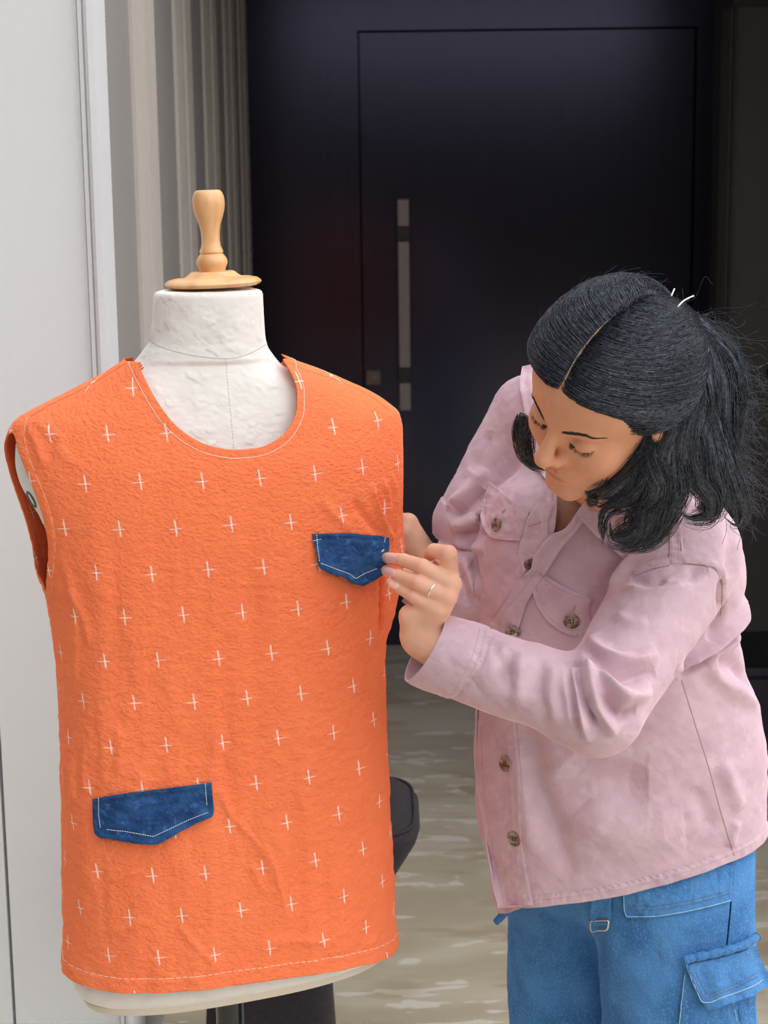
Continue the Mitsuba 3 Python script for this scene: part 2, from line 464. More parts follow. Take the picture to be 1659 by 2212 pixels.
add('door_1', box((dl + 0.004, Y_DOOR + 0.012, 0.01), (dr_ - 0.004, Y_DOOR + 0.06, dtop - 0.004), 0.003), 'dark_veneer', False, kind='structure', label='tall black wood grain entrance door')
hx0, hx1 = at(860, 600, Y_DOOR - 0.06)[0], at(885, 600, Y_DOOR - 0.06)[0]
zz = lambda y: at(872, y, Y_DOOR - 0.06)[2]
note('door_1__handle', label='long upright pull handle with bronze bars and black mounts')
for k, (a, b) in enumerate(((430, 489), (521, 794), (826, 886))):
    add('door_1__handle__bar' + (f'_{k:03d}' if k else ''), box((hx0, Y_DOOR - 0.075, zz(b)), (hx1, Y_DOOR - 0.045, zz(a)), 0.002), 'brushed_bronze', False)
for k, (a, b) in enumerate(((489, 521), (794, 826))):
    add('door_1__handle__mount' + (f'_{k:03d}' if k else ''), box((hx0 - 0.004, Y_DOOR - 0.078, zz(b)), (hx1 + 0.004, Y_DOOR + 0.012, zz(a)), 0.002), 'black_metal', False)
a, b = at(791, 832, Y_DOOR), at(823, 799, Y_DOOR)
add('door_1__lock_plate', box((a[0], Y_DOOR - 0.004, a[2]), (b[0], Y_DOOR + 0.02, b[2]), 0.002), bs('lock_metal', two({'type': 'principled', 'base_color': rgb((0.16, 0.11, 0.11)), 'roughness': 0.4, 'metallic': 0.6})), False, label='small square lock plate')
a, b = at(806, 820, Y_DOOR - 0.004), at(812, 812, Y_DOOR - 0.004)
add('door_1__lock_plate__keyhole', box((a[0], Y_DOOR - 0.008, a[2]), (b[0], Y_DOOR, b[2]), 0.001), 'brushed_bronze', False)
# right: jamb and grey wall
xr = at(1578, 300, Y_RW)[0]
ztop = at(1600, 12, Y_RW)[2]
add('trim_2', join([box((xb, Y_RW, 0), (xr, Y_DOOR + 0.1, Z_CEIL)), box((xr, Y_RW, ztop), (1.55, Y_DOOR, Z_CEIL))]), 'dark_jamb', False, kind='structure', label='dark frame between the black panels and the grey wall')
add('wall_right', box((xr, Y_RW + 0.03, 0), (1.55, Y_RW + 0.2, ztop)), 'grey_wall', False, kind='structure', label='dark grey wall beyond the frame')
a = at(1648, 801, Y_RW + 0.03)
V, F = lathe([(0.0, 0), (0.008, 0), (0.008, 0.03), (0.024, 0.034), (0.027, 0.045), (0.022, 0.056), (0, 0.058)], (0, 0, 0), 20)
V = V @ np.array([[1, 0, 0], [0, 0, 1], [0, -1, 0]]).T * np.array([1, 1, 1])
V = np.stack([V[:, 0], -np.abs(V[:, 1]), V[:, 2]], 1) + [a[0] + 0.028, Y_RW + 0.03, a[2]]
add('coat_knob', outward(V, F), 'black_metal', 40, label='small black round knob fixed to the dark grey wall', cat='knob')
# low black cabinet at the far right edge
cy = 4.75
cx0 = at(1600, 1700, cy)[0]; cz = at(1650, 1440, cy)[2]
note('shoe_cabinet', label='low black cabinet standing behind the woman by the grey wall', cat='cabinet')
add('shoe_cabinet__body', box((cx0, cy, 0.0), (cx0 + 0.32, cy + 0.4, cz), 0.004), 'dark_veneer', False)
add('shoe_cabinet__door', box((cx0 + 0.01, cy - 0.018, 0.06), (cx0 + 0.155, cy, cz - 0.03), 0.003), 'dark_veneer', False)
add('shoe_cabinet__door_001', box((cx0 + 0.165, cy - 0.018, 0.06), (cx0 + 0.31, cy, cz - 0.03), 0.003), 'dark_veneer', False)
# ------------------------------------------------------------------ dress form and vest
D0, YAW = 2.29, math.radians(13)
CX = at(458, 520, D0)[0]
CA, SA = math.cos(YAW), math.sin(YAW)
def to_w(q):
    q = np.asarray(q, float)
    return np.stack([CX + q[..., 0] * CA - q[..., 1] * SA, D0 + q[..., 0] * SA + q[..., 1] * CA, q[..., 2]], -1)
def to_l(P):
    d = np.asarray(P, float) - [CX, D0, 0]
    return np.stack([d[..., 0] * CA + d[..., 1] * SA, -d[..., 0] * SA + d[..., 1] * CA, d[..., 2]], -1)
_n = np.array([-SA, CA, 0])
def on_mid(px, py, off=0.0):
    """where a sight line meets the form's middle plane (local y = off): local x and z"""
    d = ray_dir(px, py)
    t = ((np.array([CX, D0, 0]) - EYE) @ _n + off) / (d @ _n)
    q = to_l(EYE + t * d)
    return q[0], q[2]

def profile_of(pts, off=0.0):
    q = np.array([on_mid(x, y, off) for x, y in pts])
    o = np.argsort(q[:, 1])
    q = q[o]
    return PchipInterpolator(q[:, 1], np.abs(q[:, 0]), extrapolate=True), q[:, 1].min(), q[:, 1].max()

def section(aL, aR, bf, bb, nf, th):
    c, s = np.cos(th), np.sin(th)
    a = np.where(c < 0, aL, aR)
    b = np.where(s < 0, bf, bb)
    e = 2.0 / nf
    return a * np.sign(c) * np.abs(c) ** e, b * np.sign(s) * np.abs(s) ** e

bs('form_cloth', two({'type': 'bumpmap', 'arbitrary': proc(lambda p, n, uv: fbm(p[0] * 160, p[1] * 160, p[2] * 160, 3) * 0.0012 + 0.0011 * smoothstep(0.55, 0.8, fbm(p[0] * 60, p[1] * 60, p[2] * 60, 3)), eps=1e-3), 'scale': 1.0,
    'bsdf': {'type': 'principled', 'base_color': proc(lambda p, n, uv: mix((0.66, 0.64, 0.60), (0.76, 0.745, 0.71), fbm(p[0] * 40, p[1] * 40, p[2] * 40, 3))), 'roughness': 0.85, 'specular': 0.2}}))
bs('thread_white', two({'type': 'diffuse', 'reflectance': rgb((0.80, 0.74, 0.68))}))
bs('seam_grey', two({'type': 'diffuse', 'reflectance': rgb((0.52, 0.50, 0.47))}))
bs('thread_pale', two({'type': 'diffuse', 'reflectance': rgb((0.82, 0.47, 0.32))}))

# outlines of the vest and of the form, picked off the photograph's silhouettes
vL = [(290, 768), (250, 792), (200, 822), (150, 848), (100, 872), (60, 893), (36, 908), (22, 930), (14, 970), (20, 1010), (32, 1060), (52, 1120), (72, 1180), (86, 1240), (100, 1290), (112, 1350), (124, 1450), (132, 1560), (136, 1700), (138, 1850), (137, 1980), (136, 2060), (136, 2130), (140, 2180)]
vR = [(600, 765), (650, 784), (700, 802), (750, 823), (790, 842), (820, 860), (845, 880), (856, 892), (861, 930), (862, 1000), (862, 1060), (861, 1110), (862, 1180), (858, 1225), (851, 1268), (846, 1302), (835, 1338), (826, 1372), (824, 1420), (826, 1500), (830, 1600), (834, 1720), (838, 1850), (843, 1960), (850, 2040), (850, 2080), (842, 2130)]
fvL, z0v, z1v = profile_of(vL)
fvR, _, z1r = profile_of(vR)
z1v = min(z1v, z1r)
zc = lambda y: on_mid(480, y)[1]
zf = lambda y: on_mid(480, y, -0.11)[1]
depth_f = PchipInterpolator([zc(2200), zc(2050), zc(1700), zc(1400), zc(1150), zc(1000), zc(900), zc(830), zc(768), zc(700)], [0.130, 0.126, 0.120, 0.122, 0.128, 0.122, 0.105, 0.092, 0.082, 0.070])
depth_b = PchipInterpolator([zc(2200), zc(1700), zc(1300), zc(1050), zc(900), zc(768), zc(700)], [0.125, 0.118, 0.118, 0.112, 0.095, 0.078, 0.07])
expo = PchipInterpolator([zc(2200), zc(1500), zc(1050), zc(900), zc(768)], [2.55, 2.5, 2.35, 2.2, 2.1])

NT, NZ = 420, 330
th = np.linspace(-np.pi * 1.5, np.pi * 0.5, NT + 1)      # starts and ends at the middle of the back
zs = np.linspace(zc(2170), z1v - 0.002, NZ)
ring_r, uv_r = [], []
for z in zs:
    x, y = section(float(fvL(z)), float(fvR(z)), float(depth_f(z)), float(depth_b(z)), float(expo(z)), th)
    d = np.hypot(np.diff(x), np.diff(y)); s = np.concatenate([[0], np.cumsum(d)])
    # even steps along the arc
    u = np.linspace(0, s[-1], NT + 1)
    x2, y2 = np.interp(u, s, x), np.interp(u, s, y)
    mid = np.interp(-np.pi / 2, th, s)
    ring_r.append(np.stack([x2, y2, np.full(NT + 1, z)], 1))
    uv_r.append(np.stack([u - mid, np.full(NT + 1, z)], 1))
ring_r, uv_r = np.array(ring_r), np.array(uv_r)
Lv, Uv = ring_r.reshape(-1, 3), uv_r.reshape(-1, 2)
_, Fv = loft(ring_r, closed=False)
vest_base = to_w(Lv)
nb_ = vnormals(vest_base, Fv)
Pq = proj(vest_base)
front = (Lv[:, 1] < 0)

def ridges(base_pick, pts, nrm, folds):
    """height of cloth folds: each fold is (pixel polyline laid on the surface, width in metres, height in metres)"""
    h = np.zeros(len(pts))
    for poly, w, a in folds:
        c, _ = base_pick.line(curve(poly, 40) if len(poly) > 2 else poly, 2.5)
        t = cKDTree(c)
        d, i = t.query(pts, distance_upper_bound=w * 3.2)
        ok = np.isfinite(d)
        u = i[ok] / max(len(c) - 1, 1)
        fade = np.clip(np.minimum(u, 1 - u) * 5, 0.0, 1) ** 0.7
        h[ok] += a * np.exp(-(d[ok] / w) ** 2) * fade
    return h
vest_pick0 = Picker(vest_base, Fv)
vf = [  # pulls towards the flap that is being pinned, at the side, and creases in the lower half
    ([(800, 1040), (812, 1090), (838, 1150), (850, 1180)], 0.0045, 0.0050), ([(824, 1030), (836, 1090), (846, 1150)], 0.0035, 0.0045),
    ([(843, 1020), (850, 1080), (852, 1150)], 0.003, 0.004), ([(760, 1080), (790, 1120), (830, 1165)], 0.006, -0.004), ([(812, 1060), (826, 1110), (842, 1155)], 0.003, -0.0035),
    ([(690, 1075), (720, 1110), (760, 1150)], 0.006, 0.002), ([(826, 1236), (823, 1290), (822, 1372)], 0.0045, -0.013), ([(814, 1240), (812, 1300), (814, 1400)], 0.006, 0.004),
    ([(470, 1690), (500, 1760), (560, 1830), (590, 1900)], 0.004, 0.0016), ([(560, 1800), (600, 1900), (620, 1990)], 0.0035, 0.0020),
    ([(240, 1905), (270, 1890), (305, 1878)], 0.0035, 0.0024), ([(220, 2020), (300, 1995), (330, 1985)], 0.005, 0.0016), ([(380, 1990), (430, 2050), (470, 2090)], 0.004, 0.0016),
    ([(540, 1860), (570, 1930)], 0.004, 0.0015), ([(560, 2050), (640, 2030), (720, 2040)], 0.006, 0.0020),
    ([(170, 1580), (160, 1650), (168, 1740)], 0.006, 0.0022), ([(190, 1600), (185, 1680), (195, 1720)], 0.005, 0.0016), ([(300, 1660), (305, 1690)], 0.005, 0.001), ([(360, 1640), (368, 1685)], 0.005, 0.001),
    ([(140, 1260), (180, 1330), (196, 1400)], 0.006, 0.0022), ([(128, 1200), (160, 1300), (165, 1400), (160, 1500)], 0.007, 0.0022), ([(120, 950), (140, 985), (180, 1010)], 0.006, 0.0014),
    ([(60, 920), (80, 960), (98, 1010)], 0.005, 0.0022), ([(75, 905), (110, 935), (150, 955)], 0.006, 0.0015), ([(640, 1700), (660, 1780), (655, 1860)], 0.006, 0.0012),
    ([(455, 1690), (462, 1640), (480, 1560)], 0.007, 0.0016), ([(480, 1720), (520, 1860)], 0.005, 0.0012), ([(780, 2040), (820, 2030)], 0.005, 0.002), ([(250, 1560), (262, 1620), (255, 1690)], 0.007, 0.0016)]
hv = 1.5 * ridges(vest_pick0, vest_base, nb_, vf)
u, v = Uv[:, 0], Uv[:, 1]
crepe = meshkit.fbm(np.stack([u * 85, v * 150, 0 * u], 1), 3, seed=3) - 0.5
wide = meshkit.fbm(np.stack([u * 11, v * 7, 0 * u + 4], 1), 3, seed=5) - 0.5
calm = np.clip((1.33 - v) / 0.12, 0.25, 1)
vert = meshkit.fbm(np.stack([u * 46, v * 5, 0 * u + 2], 1), 2, seed=9) - 0.5
hv += crepe * (0.0014 + 0.0024 * meshkit.fbm(np.stack([u * 6, v * 6, 0 * u + 8], 1), 2, seed=6)) * calm + wide * 0.012 * calm + 0.0015 + vert * 0.0042 * calm
hv -= 0.006 * np.exp(-((v - zc(1690)) / 0.03) ** 2) * 0
vest_V = vest_base + nb_ * hv[:, None]

# openings: neck, armholes, hem
neck_px = [(288, 764), (300, 790), (318, 828), (340, 868), (372, 912), (408, 942), (455, 964), (505, 972), (555, 968), (600, 948), (628, 916), (640, 880), (640, 845), (630, 812), (614, 785), (600, 764), (560, 700), (330, 700)]
neck_P = np.array([vest_pick0(x, y)[0] for x, y in curve(neck_px[:16], 90)])
neck_L = to_l(neck_P)
neck_poly = np.vstack([neck_L[:, [0, 2]], [[0.2, 1.9], [-0.2, 1.9]]])
Lz = Lv[:, [0, 2]]
def signed(poly, q):
    d = polydist(poly, q)
    return np.where(polyinside(poly, q), -d, d)
near_neck = (Lv[:, 2] > neck_L[:, 2].min() - 0.03)
g_neck = np.full(len(Lv), 1.0)
g_neck[near_neck] = signed(neck_poly, Lz[near_neck])
back_neck = np.hypot(Lv[:, 0] / 0.105, (Lv[:, 2] - z1v - 0.012) / 0.075) - 1
wbk = np.clip((Lv[:, 1] - 0.0) / 0.035, 0, 1)
g_neck = g_neck * (1 - wbk) + back_neck * 0.05 * wbk
# armholes in the side view (local y, z)
def arm_field(q, side):
    zt, zb = zc(912), zc(1245)
    zm, rz = (zt + zb) / 2, (zt - zb) / 2
    k = np.clip((q[:, 2] - zb) / (zt - zb), 0, 1)
    yc = -0.022 if side < 0 else 0.022
    ry = (0.036 if side < 0 else 0.048) + 0.010 * np.sin(np.pi * k)
    e = np.sqrt(((q[:, 1] - yc) / ry) ** 2 + ((q[:, 2] - zm) / rz) ** 2) - 1
    far = 0.15 - side * q[:, 0]
    return np.maximum(e, far * 8) * 0.06
g_arm = np.minimum(arm_field(Lv, -1), arm_field(Lv, 1))
hem_pts = np.array([to_l(vest_pick0(x, y)[0]) for x, y in ((142, 2098), (165, 2122), (200, 2138), (260, 2146), (330, 2143), (430, 2134), (540, 2122), (650, 2108), (740, 2094), (800, 2082), (846, 2062))])
hk = np.polyfit(hem_pts[:, 0], hem_pts[:, 2], 3)
g_hem = Lv[:, 2] - np.where(front, np.polyval(hk, np.clip(Lv[:, 0], -0.24, 0.24)), np.polyval(hk, np.clip(Lv[:, 0], -0.24, 0.24)))
g = np.minimum(np.minimum(g_neck, g_arm), g_hem)
ex = np.hstack([Uv, g_neck[:, None], g_arm[:, None], g_hem[:, None], Lv])
Vc, Fc, Ec = clip(vest_V, Fv, g, ex)
from scipy.sparse import coo_matrix
from scipy.sparse.csgraph import connected_components
_, lab_ = connected_components(coo_matrix((np.ones(2 * len(Fc)), (np.r_[Fc[:, 0], Fc[:, 1]], np.r_[Fc[:, 1], Fc[:, 2]])), shape=(len(Vc), len(Vc))), directed=False)
big_ = np.argmax(np.bincount(lab_))                     # drop scraps left over at the openings
m_ = np.cumsum(lab_ == big_) - 1
Fc = m_[Fc[(lab_ == big_)[Fc[:, 0]]]]
Vc, Ec = Vc[lab_ == big_], Ec[lab_ == big_]
# bindings: a slightly raised band along each opening and the hem
band = np.minimum(np.minimum(Ec[:, 2] / 0.0100, Ec[:, 3] / 0.0105), Ec[:, 4] / 0.0195)
Nc = vnormals(Vc, Fc)
raise_ = 0.0011 * (1 - np.clip((band - 0.9) / 0.12, 0, 1)) - 0.0006 * np.exp(-((band - 1.0) / 0.05) ** 2)
Vc = Vc + Nc * raise_[:, None]
Vs, Fs, Es = shell(Vc, Fc, 0.0016, Ec)
vest_pick = Picker(Vc, Fc)

# printed crosses: a brick lattice in cloth coordinates, anchored where the photograph shows one
def cloth_uv(px, py):
    P, _ = vest_pick0(px, py)
    i = cKDTree(vest_base).query(P)[1]
    return Uv[i]
AU, AV = cloth_uv(519, 1325)
PU = (cloth_uv(634, 1312)[0] - cloth_uv(392, 1323)[0]) / 2
PV = (cloth_uv(575, 985)[1] * 0 + cloth_uv(547, 1051)[1] - cloth_uv(538, 1709)[1]) / 7
SK = (cloth_uv(538, 1709)[0] - cloth_uv(547 - 58, 1051)[0] - 0.5 * PU * 0) / (cloth_uv(538, 1709)[1] - cloth_uv(547, 1051)[1])
print('lattice', PU, PV, SK)
SK = -0.055
def orange(p, n, uv):
    U, V_ = uv[0] - AU - SK * (uv[1] - AV), uv[1] - AV
    r = dr.floor(V_ / PV + 0.5)
    odd = r - 2 * dr.floor(r * 0.5)
    us = U / PU + 0.5 * odd
    c = dr.floor(us + 0.5)
    j1, j2, j3 = cell_rand(c + 50, r + 50, 1), cell_rand(c + 50, r + 50, 2), cell_rand(c + 50, r + 50, 3)
    du = (us - c) * PU + (j1 - 0.5) * 0.006
    dv = V_ - r * PV + (j2 - 0.5) * 0.004
    ragged = 0.0004 * (noise(uv[0] * 900, uv[1] * 900) - 0.5)
    side = (j3 - 0.5) * 0.006
    vs = smoothstep(0.00145, 0.0007, dr.abs(du + 0.05 * dv + ragged)) * smoothstep(0.0122, 0.0080, dr.abs(dv - 0.001))
    hs = smoothstep(0.0010, 0.0004, dr.abs(dv - 0.05 * du + ragged)) * smoothstep(0.0105, 0.0040, dr.abs(du - side))
    m = dr.clip(0.8 * vs + 0.7 * hs, 0, 1)
    weave = noise(uv[0] * 1500, uv[1] * 500) * 0.5 + noise(uv[0] * 500, uv[1] * 1500) * 0.5
    base = mix((0.80, 0.168, 0.064), (0.90, 0.222, 0.092), weave)
    base = mix(base, (0.86, 0.25, 0.10), 0.25 * smoothstep(0.5, 0.8, fbm(uv[0] * 14, uv[1] * 9, 3.3, 3)))
    return mix(base, (0.88, 0.72, 0.66), 0.92 * m)
def crepe_bump(p, n, uv):
    a = fbm(uv[0] * 260, uv[1] * 400, 1.0, 3)
    return a * 0.0017
bs('orange_cotton', two({'type': 'bumpmap', 'arbitrary': proc(crepe_bump, eps=6e-4), 'scale': 1.0, 'bsdf': {'type': 'principled', 'base_color': proc(orange), 'roughness': 0.85, 'specular': 0.15, 'sheen': 0.25}}))
note('vest', label='orange sleeveless cotton top with small white crosses worn by the dress form', cat='top')
add('vest__body', (Vs, Fs), 'orange_cotton', True, uv=Es[:, :2])
def along(field_col, val, sel=None, n=None):
    """the level line of a field on the vest, as point runs"""
    f = Ec[:, field_col] - val
    e = np.vstack([Fc[:, [0, 1]], Fc[:, [1, 2]], Fc[:, [2, 0]]])
    segs = []
    for tri in Fc[((f[Fc] > 0).sum(1) % 3) != 0]:
        pts = []
        for a, b in ((0, 1), (1, 2), (2, 0)):
            i, j = tri[a], tri[b]
            if (f[i] > 0) != (f[j] > 0):
                t = f[i] / (f[i] - f[j]); pts.append(np.concatenate([Vc[i] + t * (Vc[j] - Vc[i]), Nc[i]]))
        if len(pts) == 2: segs.append(pts)
    return np.array(segs)
st, st2 = [], []
for col, val in ((2, 0.0102), (3, 0.0108), (4, 0.0195)):
    S = along(col, val)
    for a, b in S:
        L = to_l(a[:3])
        if col == 4 and L[1] > 0.03: continue
        if (math.floor(L[0] / 0.0021) + math.floor(L[2] / 0.0028)) % 4 == 0 and col != 2: continue
        (st2 if col == 3 else st).append(tube(np.array([a[:3] + a[3:] * 0.0003, b[:3] + b[3:] * 0.0003]), 0.00040, 4, False))
add('vest__stitching', join(st), 'thread_white', False, kind='stuff', label='pale stitching along the neck, armholes and hem')
add('vest__armhole_stitching', join(st2), 'thread_pale', False, kind='stuff')
for k, poly in enumerate(([(284, 776), (240, 805), (170, 845), (110, 874), (66, 900)], [(618, 782), (660, 799), (720, 819), (790, 850), (840, 887)])):
    P, N = vest_pick.line(curve(poly, 40), 4)
    add('vest__shoulder_seam' + (f'_{k:03d}' if k else ''), tube(P - N * 0.0003, 0.0007, 5), bs('orange_dark', two({'type': 'diffuse', 'reflectance': rgb((0.55, 0.11, 0.04))})), True)

# ---- denim flaps on the vest
def denim(lo, hi, hl, sc=1.0):
    def f(p, n, uv):
        a = fbm(p[0] * 55 * sc, p[1] * 55 * sc, p[2] * 55 * sc, 4)
        t = noise(p[0] * 1100 + p[2] * 1100, p[1] * 300, p[2] * 300)
        c = mix(lo, hi, smoothstep(0.28, 0.72, 0.65 * a + 0.35 * t))
        return mix(c, hl, 0.55 * smoothstep(0.60, 0.75, fbm(p[0] * 150, p[1] * 90, p[2] * 150, 3)))
    return proc(f)
bs('flap_denim', two({'type': 'bumpmap', 'arbitrary': proc(lambda p, n, uv: 0.0012 * fbm(p[0] * 240, p[1] * 240, p[2] * 240, 3), eps=6e-4), 'scale': 1.0,
    'bsdf': {'type': 'principled', 'base_color': denim((0.010, 0.038, 0.125), (0.026, 0.085, 0.22), (0.055, 0.14, 0.31)), 'roughness': 0.85, 'sheen': 0.2, 'specular': 0.15}}))
def flap(key, poly, lift_fn, folds, stitch_lines, ridge_px):
    wob = lambda q: (meshkit.fbm(np.stack([q[:, 0] / 26, q[:, 1] / 17, 0 * q[:, 0] + len(key)], 1), 3, seed=21) - 0.5)
    def relief(q, d):
        h = lift_fn(q) + 0.0045 * wob(q) * np.clip(d / 14, 0.15, 1)
        h += 0.0013 * np.clip(1 - np.abs(d - 5) / 6, 0, 1)
        for pl, w, a in folds:
            h += a * np.exp(-(polydist(pl, q, False) / w) ** 2)
        return h
    V, F = patch(poly, vest_pick, 3.2, 0.0016, 0.0016, relief)
    add(key, (V, F), 'flap_denim', 50)
    pk = Picker(V, F)
    add(key + '__stitching', stitches([pk.line(s, 2.5, 0.0003) for s in stitch_lines], 0.00050, 3.4, 1.6), 'thread_white', False, kind='stuff')
    return pk
low = [(203, 1724), (260, 1714), (330, 1705), (400, 1697), (456, 1689), (459, 1720), (461, 1748), (457, 1760), (440, 1769), (400, 1786), (348, 1817), (335, 1819), (310, 1817), (255, 1809), (222, 1803), (212, 1796), (207, 1775), (205, 1750)]
flap('vest__pocket_flap', low, lambda q: 0.001 + 0.009 * np.clip((q[:, 1] - 1715) / 100, 0, 1), [([(262, 1758), (330, 1742), (380, 1735)], 7, -0.0025), ([(270, 1768), (320, 1788), (370, 1776), (395, 1757)], 9, -0.003), ([(215, 1732), (330, 1720), (454, 1703)], 4, -0.0012)],
     [[(213, 1724), (213, 1760), (217, 1788)], [(231, 1792), (270, 1796), (331, 1807), (360, 1794), (410, 1770), (450, 1755)], [(443, 1692), (447, 1740)]], None)
up = [(673, 1153), (700, 1152), (755, 1151), (800, 1156), (838, 1161), (832, 1180), (822, 1198), (818, 1222), (812, 1236), (790, 1250), (769, 1262), (758, 1257), (735, 1246), (700, 1234), (686, 1224), (681, 1205), (677, 1180)]
pk_up = flap('vest__pocket_flap_001', up, lambda q: 0.001 + 0.012 * np.clip((q[:, 1] - 1160) / 95, 0, 1) + 0.008 * np.clip((q[:, 0] - 780) / 60, 0, 1) * np.clip((q[:, 1] - 1165) / 50, 0, 1),
     [([(760, 1176), (772, 1210), (778, 1240)], 6, -0.003), ([(680, 1165), (755, 1161), (820, 1171)], 3, -0.0012), ([(795, 1190), (800, 1225)], 7, 0.002)],
     [[(684, 1155), (686, 1180), (690, 1212)], [(693, 1217), (720, 1227), (755, 1240), (769, 1250), (785, 1240), (815, 1228)], [(832, 1162), (830, 1172)], [(677, 1168), (693, 1165)]], None)
P, N = pk_up(826, 1190)
add('vest__pin', tube(np.array([P + N * 0.001 + [-0.0012, 0, -0.0014], P + N * 0.0015 + [0.0012, 0, 0.0014]]), 0.0011, 8), bs('pin_white', two({'type': 'roughplastic', 'diffuse_reflectance': rgb((0.85, 0.85, 0.85)), 'alpha': 0.2})), 40, label='white pin head at the flap edge')
# the loose back edge of the vest that shows below the hand
bk = [(826, 1235), (838, 1262), (849, 1300), (842, 1330), (828, 1368), (818, 1380), (812, 1300)]

# ---- the dress form
bL = [(335, 622), (331, 650), (328, 700), (322, 738), (306, 762), (280, 792), (230, 822), (150, 862), (95, 892), (62, 912), (42, 935), (33, 965), (33, 1000), (42, 1040), (60, 1075), (85, 1115), (108, 1170), (118, 1250), (128, 1350), (140, 1500), (148, 1700), (148, 1900), (150, 2060), (165, 2125), (190, 2165)]
bR = [(565, 624), (569, 690), (575, 742), (588, 764), (610, 788), (660, 806), (720, 828), (780, 856), (820, 884), (838, 915), (846, 960), (848, 1010), (846, 1060), (838, 1110), (822, 1170), (812, 1260), (806, 1400), (810, 1600), (826, 1800), (838, 1960), (846, 2050), (844, 2080), (820, 2110)]
fbL, _, _ = profile_of(bL); fbR, _, zt_b = profile_of(bR)
bd_f = lambda z: np.where(z > zc(775), np.interp(z, [zc(775), zc(735), zc(620)], [float(depth_f(zc(775))) - 0.016, 0.064, 0.066]), depth_f(z) - 0.019)
bd_b = lambda z: np.where(z > zc(775), np.interp(z, [zc(775), zc(735), zc(620)], [float(depth_b(zc(775))) - 0.012, 0.062, 0.062]), depth_b(z) - 0.021)
thb = np.linspace(0, 2 * np.pi, 241)[:-1]
zb = np.concatenate([np.linspace(on_mid(480, 2158, -0.125)[1], zc(1250), 60), np.linspace(zc(1240), zt_b - 0.006, 120)])
R_ = []
def fring(z, k=1.0, dz=0.0):
    x, y = section(float(fbL(z)) * k, float(fbR(z)) * k, float(bd_f(z)) * k, float(bd_b(z)) * k, float(np.where(z > zc(760), 2.15, expo(min(z, zc(768))))), thb)
    base_tilt = (0.07 * x) * np.clip((zc(1700) - z) / 0.2, 0, 1)
    return np.stack([x, y, np.full(len(thb), z + dz) + base_tilt], 1)
for k, dz in ((0.90, -0.012), (0.965, -0.009), (0.99, -0.004)):
    R_.append(fring(zb[0], k, dz))
R_ += [fring(z) for z in zb]
for k, dz in ((0.985, 0.003), (0.95, 0.0055), (0.88, 0.0068)):
    R_.append(fring(zb[-1], k, dz))
Vb, Fb = loft([to_w(r) for r in R_], cap0=True, cap1=True)
Vb = Vb + vnormals(Vb, Fb) * ((meshkit.fbm(Vb * 45, 3, seed=2) - 0.5) * 0.0016)[:, None]
note('dress_form', label='cream cloth dress form on a black pole with a turned wooden neck cap', cat='dress form')
add('dress_form__body', outward(Vb, Fb), 'form_cloth', 40)
form_pick = Picker(Vb, Fb)
def groove(line, r): return tube(line[0] - line[1] * r * 0.35, r, 5)
add('dress_form__neck_seam', groove(form_pick.line(curve([(321, 734), (345, 748), (390, 762), (440, 771), (490, 775), (530, 767), (558, 754), (577, 742)], 40), 4), 0.0009), 'seam_grey', True)
add('dress_form__center_seam', stitches([form_pick.line([(488, 776), (492, 830), (499, 900), (506, 980)], 3, 0.0)], 0.0006, 4, 3), 'seam_grey', False, kind='stuff')
# base board rim under the cloth
zr_ = zb[0] - 0.012
rim = [to_w(fring(zb[0], k, dz)) for k, dz in ((0.88, -0.020), (0.945, -0.020), (0.955, -0.016), (0.955, -0.009), (0.9, -0.006))]
Vr, Fr = loft(rim, cap0=True, cap1=True)
add('dress_form__base_board', outward(Vr, Fr), bs('base_cloth', two({'type': 'principled', 'base_color': rgb((0.60, 0.54, 0.44)), 'roughness': 0.8})), 40)
# turned wooden cap
def wood(p, n, uv):
    g = fbm(p[0] * 55 + 2 * noise(p[0] * 9, p[1] * 9, p[2] * 5), p[1] * 55, p[2] * 8, 3)
    return mix((0.62, 0.32, 0.13), (0.78, 0.47, 0.235), smoothstep(0.25, 0.75, g))
bs('beech', two({'type': 'principled', 'base_color': proc(wood), 'roughness': 0.33, 'specular': 0.5, 'clearcoat': 0.5, 'clearcoat_gloss': 0.85}))
top = to_w(np.array([0, 0, zt_b]))
sc_ = 0.000603
zk = lambda y: (at(458, y, D0)[2] - zc(619))
knob = [(0, 412), (22, 410), (27, 412), (31, 418), (34, 428), (34.5, 440), (33, 453), (29, 468), (23, 485), (20, 503), (19.5, 520), (21, 532), (25, 541), (25.5, 545), (23.5, 548), (26, 550), (31, 557), (33.5, 564), (33, 571), (30, 577), (27, 586), (26, 590), (0, 590)]
tilt = Rotation.from_euler('y', -1.6, degrees=True).as_matrix()
def capped(prof):
    V, F = lathe([(r * sc_, zk(y)) for r, y in prof], (0, 0, 0), 64)
    V = V @ tilt.T + [CX, D0, zc(619)]
    return outward(V, F)
note('dress_form__neck_cap', label='turned beech knob on a round wooden disc')
add('dress_form__neck_cap__knob', capped(knob), 'beech', 35)
add('dress_form__neck_cap__disc', capped([(0, 586), (44, 586), (47, 587), (55, 594), (62, 598), (80, 599), (95, 602), (102, 607), (104, 611), (101, 615), (92, 619), (0, 621)]), 'beech', 35)
